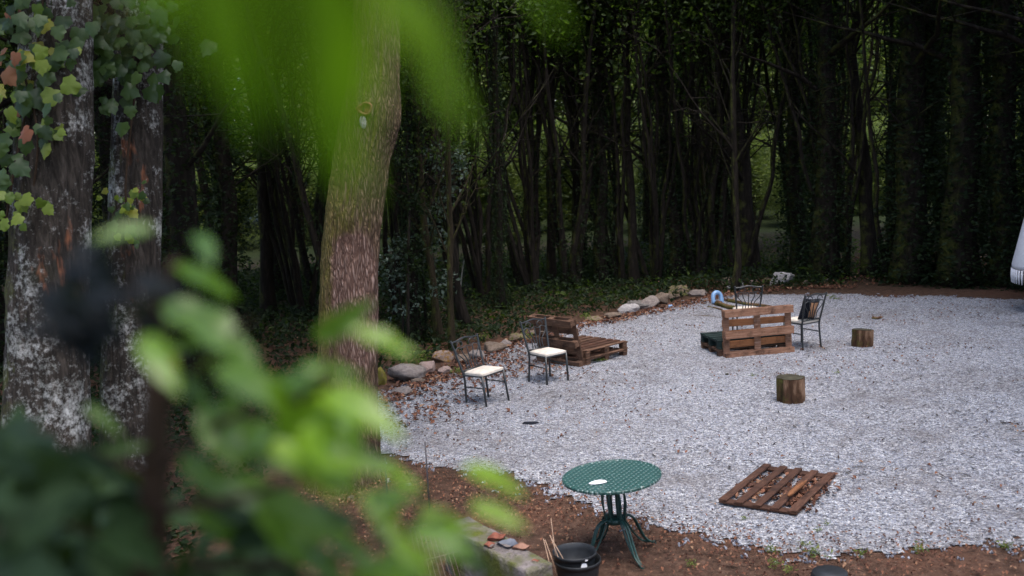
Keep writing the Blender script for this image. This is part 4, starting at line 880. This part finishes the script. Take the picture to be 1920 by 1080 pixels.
# white fringed hammock hanging at the right edge of the yard
hp = deep(1985, 470, 19.0); root = thing('hanging_hammock', 'white fringed hanging hammock at the edge of the wood', 'hammock', (hp[0], hp[1], T(hp[0], hp[1])))
zb = hp[2]-root.location.z-.35
v, f = lathe([(.02, zb+3.0), (.30, zb+2.2), (.55, zb+1.2), (.72, zb+.45), (.80, zb+.1), (.79, zb), (.76, zb+.1), (.68, zb+.46), (.51, zb+1.2), (.26, zb+2.2), (.01, zb+2.95)], 40); a = np.arctan2(v[:, 1], v[:, 0]); v[:, :2] *= (1+.035*np.sin(a*20))[:, None]
part('cloth', mesh('cloth', v, f, M_fringe, True), root)
ft = mesh('tassel', *tube([(0, 0, 0), (.005, 0, -.12), (0, .004, -.27)], [.016, .022, .012], 6), M_fringe, True)
for k in range(60): a = k*2*math.pi/60; part('tassel', ft, root, Matrix.Translation((math.cos(a)*.795, math.sin(a)*.795, zb+.02)) @ Matrix.Rotation(a, 4, 'Z'))
part('rope', mesh('rope', *tube([(0, 0, zb+2.95), (0, 0, zb+7.0)], .012, 6), M_fringe, True), root)

# ------------------------------------------------------------------ the shrub in front of the camera
def leaf_mesh(name, mat, seed, wid=.5):
    r = random.Random(seed); nl, nw = 12, 6; V_ = []
    curl_, fold, wv = r.uniform(.1, .4), r.uniform(.1, .3), r.uniform(.01, .03)
    for i in range(nl+1):
        t = i/nl; hw = wid*.5*(math.sin(math.pi*t**.8)**.8)*(1-.15*t)+.004
        for j in range(nw+1):
            s = j/nw*2-1; V_.append((s*hw, t, -curl_*t*t+fold*abs(s)*hw+wv*math.sin(t*16)*abs(s)))
    Fc = [(i*(nw+1)+j, i*(nw+1)+j+1, (i+1)*(nw+1)+j+1, (i+1)*(nw+1)+j) for i in range(nl) for j in range(nw)]; return mesh(name, V_, Fc, mat, True)
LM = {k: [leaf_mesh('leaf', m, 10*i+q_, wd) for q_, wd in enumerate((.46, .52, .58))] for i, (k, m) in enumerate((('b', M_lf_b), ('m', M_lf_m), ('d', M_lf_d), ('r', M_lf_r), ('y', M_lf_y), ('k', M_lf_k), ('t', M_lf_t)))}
def put_leaf(root, o0, b_, t_, d0, d1, kind, roll=0.0, wide=1.0):
    B_, T_ = deep(*b_, d0)-o0, deep(*t_, d1)-o0; yv = T_-B_; L_ = np.linalg.norm(yv); yv = yv/L_
    ref = np.array([0, -.6, .8])+np.random.default_rng(int(abs(b_[0]*7+b_[1]*13)) % 9973).normal(0, .2, 3); nv = ref-yv*np.dot(ref, yv); nv /= np.linalg.norm(nv)
    if roll: nv = nv*math.cos(roll)+np.cross(yv, nv)*math.sin(roll)
    xv = np.cross(yv, nv); part('leaf', random.choice(LM[kind]), root, frame(xv*L_*wide*.82, yv*L_, nv*L_, B_))
def twig(root, o0, pl, r0, r1=.002, name='branch'):
    P = curve([deep(*q_)-o0 for q_ in pl], 24); part(name, mesh(name, *tube(P, np.linspace(r0, r1, 24), 7), M_twig, True), root)

# 1) main shrub: two stems rooted on the bank, leafy sprays reaching to the right
o0 = deep(285, 1080, 1.15); o0[2] = T(o0[0], o0[1]); shrub = thing('leafy_shrub', 'out of focus green shrub with glossy leaves on a dark upright stem', 'shrub', o0)
P = curve([np.array([0, 0, -.05]), deep(282, 1300, 1.15)-o0, deep(285, 1080, 1.13)-o0, deep(290, 850, 1.1)-o0, deep(297, 650, 1.08)-o0, deep(312, 540, 1.06)-o0, deep(330, 490, 1.05)-o0], 30); part('stem', mesh('stem', *tube(P, np.linspace(.024, .006, 30), 9), M_twig, True), shrub)
for pl, r_ in (([(290, 880, 1.1), (400, 800, 1.0), (520, 760, .95), (640, 720, .92)], .005), ([(292, 780, 1.1), (360, 700, 1.05), (420, 640, 1.0), (470, 600, .98)], .005), ([(288, 960, 1.12), (420, 940, 1.0), (560, 900, .95), (650, 860, .92)], .006), ([(286, 1060, 1.13), (450, 1060, 1.05), (620, 1050, 1.0), (760, 1000, .98), (880, 950, .98)], .006), ([(290, 900, 1.1), (200, 860, 1.1), (120, 820, 1.1), (60, 800, 1.1)], .005), ([(292, 700, 1.1), (250, 560, 1.05), (215, 470, 1.0)], .004), ([(560, 760, .94), (620, 680, .93), (660, 630, .93)], .003), ([(640, 1045, 1.0), (680, 980, 1.0), (700, 930, 1.0)], .003), ([(760, 1000, .98), (820, 900, .98), (870, 875, .98)], .003), ([(285, 1000, 1.13), (180, 1000, 1.1), (60, 960, 1.05)], .005)):
    twig(shrub, o0, pl, r_, .0018)
LV = [ # base, tip, depth, kind, wide
 ((325, 500), (460, 545), 1.0, 'b', .8), ((290, 430), (170, 432), .95, 'm', .9), ((305, 570), (480, 640), 1.0, 'm', 1.0), ((420, 640), (300, 640), 1.0, 'b', .8), ((330, 660), (320, 740), 1.05, 'r', .6),
 ((655, 620), (790, 660), .9, 'b', .9), ((640, 690), (530, 740), .9, 'b', 1.0), ((560, 690), (680, 690), .92, 'b', .8), ((480, 700), (560, 790), .9, 'b', .9), ((600, 740), (740, 770), .9, 'b', .9), ((470, 740), (600, 690), .95, 'm', .9),
 ((520, 800), (400, 860), .92, 'b', 1.0), ((540, 850), (690, 840), .9, 'b', 1.15), ((560, 800), (690, 910), .88, 'b', 1.2), ((500, 830), (640, 890), .9, 'b', 1.1), ((430, 800), (560, 870), .95, 'm', 1.0), ((420, 730), (470, 820), .98, 'm', .9), ((380, 760), (440, 870), 1.0, 'm', 1), ((350, 700), (400, 790), 1.02, 'm', .8), 
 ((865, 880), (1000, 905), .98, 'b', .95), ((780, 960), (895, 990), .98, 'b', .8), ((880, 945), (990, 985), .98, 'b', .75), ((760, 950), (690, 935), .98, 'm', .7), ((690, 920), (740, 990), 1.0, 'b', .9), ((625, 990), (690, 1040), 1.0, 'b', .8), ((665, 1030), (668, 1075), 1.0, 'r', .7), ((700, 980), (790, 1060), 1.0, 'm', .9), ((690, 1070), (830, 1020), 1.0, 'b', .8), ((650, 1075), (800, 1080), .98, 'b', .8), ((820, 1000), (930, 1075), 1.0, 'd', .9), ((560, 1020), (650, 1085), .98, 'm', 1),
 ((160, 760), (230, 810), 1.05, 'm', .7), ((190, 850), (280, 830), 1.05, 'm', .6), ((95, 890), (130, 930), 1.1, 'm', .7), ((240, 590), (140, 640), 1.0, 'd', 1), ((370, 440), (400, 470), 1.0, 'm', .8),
 ((420, 900), (560, 960), 1.0, 'm', 1.1), ((480, 940), (620, 1000), 1.0, 'm', 1.0), ((380, 880), (480, 960), 1.02, 'm', 1.0), ((360, 960), (480, 1030), 1.0, 'm', 1.0), ((340, 850), (420, 930), 1.03, 'm', .9)]
for i, (b_, t_, d, k, wd) in enumerate(LV): put_leaf(shrub, o0, b_, t_, d*1.02, d*1.02*random.uniform(.93, 1.04), k, random.uniform(-.35, .35), wd)
rg = random.Random(3)
for i in range(8):
    x, y = rg.gauss(575, 85), rg.gauss(775, 75); a = rg.gauss(.35, .7); l = rg.uniform(100, 160); d = rg.uniform(.98, 1.12); put_leaf(shrub, o0, (x, y), (x+l*math.cos(a), y+l*math.sin(a)), d, d*rg.uniform(.93, 1.05), rg.choice('bbbm'), rg.uniform(-.5, .5), rg.uniform(.8, 1.05))
for i in range(3):
    x, y = rg.gauss(390, 60), rg.gauss(640, 70); a = rg.gauss(.3, .9); l = rg.uniform(90, 140); d = rg.uniform(.85, 1.0); put_leaf(shrub, o0, (x, y), (x+l*math.cos(a), y+l*math.sin(a)), d, d*rg.uniform(.93, 1.05), rg.choice('bm'), rg.uniform(-.5, .5), rg.uniform(.8, 1.0))
for i in range(6):
    x, y = min(800, rg.gauss(740, 90)), rg.gauss(1010, 35); a = rg.gauss(.3, .6); l = rg.uniform(90, 130); d = rg.uniform(.9, 1.02); put_leaf(shrub, o0, (x, y), (x+l*math.cos(a), y+l*math.sin(a)), d, d*rg.uniform(.93, 1.05), rg.choice('bbm'), rg.uniform(-.5, .5), rg.uniform(.7, .9))
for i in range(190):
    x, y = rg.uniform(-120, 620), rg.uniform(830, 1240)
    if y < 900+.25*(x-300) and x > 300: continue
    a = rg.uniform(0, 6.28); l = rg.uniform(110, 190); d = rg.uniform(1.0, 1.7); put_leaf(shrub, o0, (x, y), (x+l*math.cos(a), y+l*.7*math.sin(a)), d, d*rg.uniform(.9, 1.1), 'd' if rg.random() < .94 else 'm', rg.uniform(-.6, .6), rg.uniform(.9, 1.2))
for i in range(34):   # clump of blackish leaves half way up the stem
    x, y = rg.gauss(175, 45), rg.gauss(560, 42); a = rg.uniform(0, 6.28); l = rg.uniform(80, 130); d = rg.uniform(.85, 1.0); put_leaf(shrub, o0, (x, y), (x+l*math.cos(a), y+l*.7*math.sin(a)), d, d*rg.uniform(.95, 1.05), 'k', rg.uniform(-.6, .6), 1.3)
# 2) bough hanging in from above
t0 = deep(330, 900, .95); tz_ = T(-.75, .35); bo = np.array([-.75, .35, tz_]); bough = thing('overhanging_shrub', 'blurred bough of bright backlit leaves hanging in from above', 'shrub', bo)
P = curve([np.array([0, 0, -.05]), np.array([-.05, -.02, 1.2]), np.array([.1, 0, 2.2]), deep(300, -700, .36)-bo, deep(480, -300, .27)-bo, deep(640, -190, .255)-bo, deep(900, -130, .26)-bo], 40); part('stem', mesh('stem', *tube(P, np.linspace(.02, .002, 40), 8), M_twig, True), bough)
for b_, t_, d, k, wd in (((455, -180), (440, 190), .40, 't', .75), ((570, -150), (640, 330), .42, 't', .7), ((610, -100), (705, 230), .45, 't', .7), ((570, 90), (690, 400), .5, 't', .7), ((670, -70), (960, 195), .62, 't', .85), ((900, -120), (1095, 35), .62, 't', .8), ((380, -200), (350, 180), .42, 't', .8), ((420, 20), (520, 260), .45, 't', .9), ((170, -80), (205, 90), .6, 'y', .6), ((720, -200), (860, 40), .5, 'm', .7), ((250, -200), (330, 40), .5, 't', .9)):
    d *= .62; put_leaf(bough, bo, b_, t_, d, d*1.05, k, random.uniform(-.2, .2), wd)
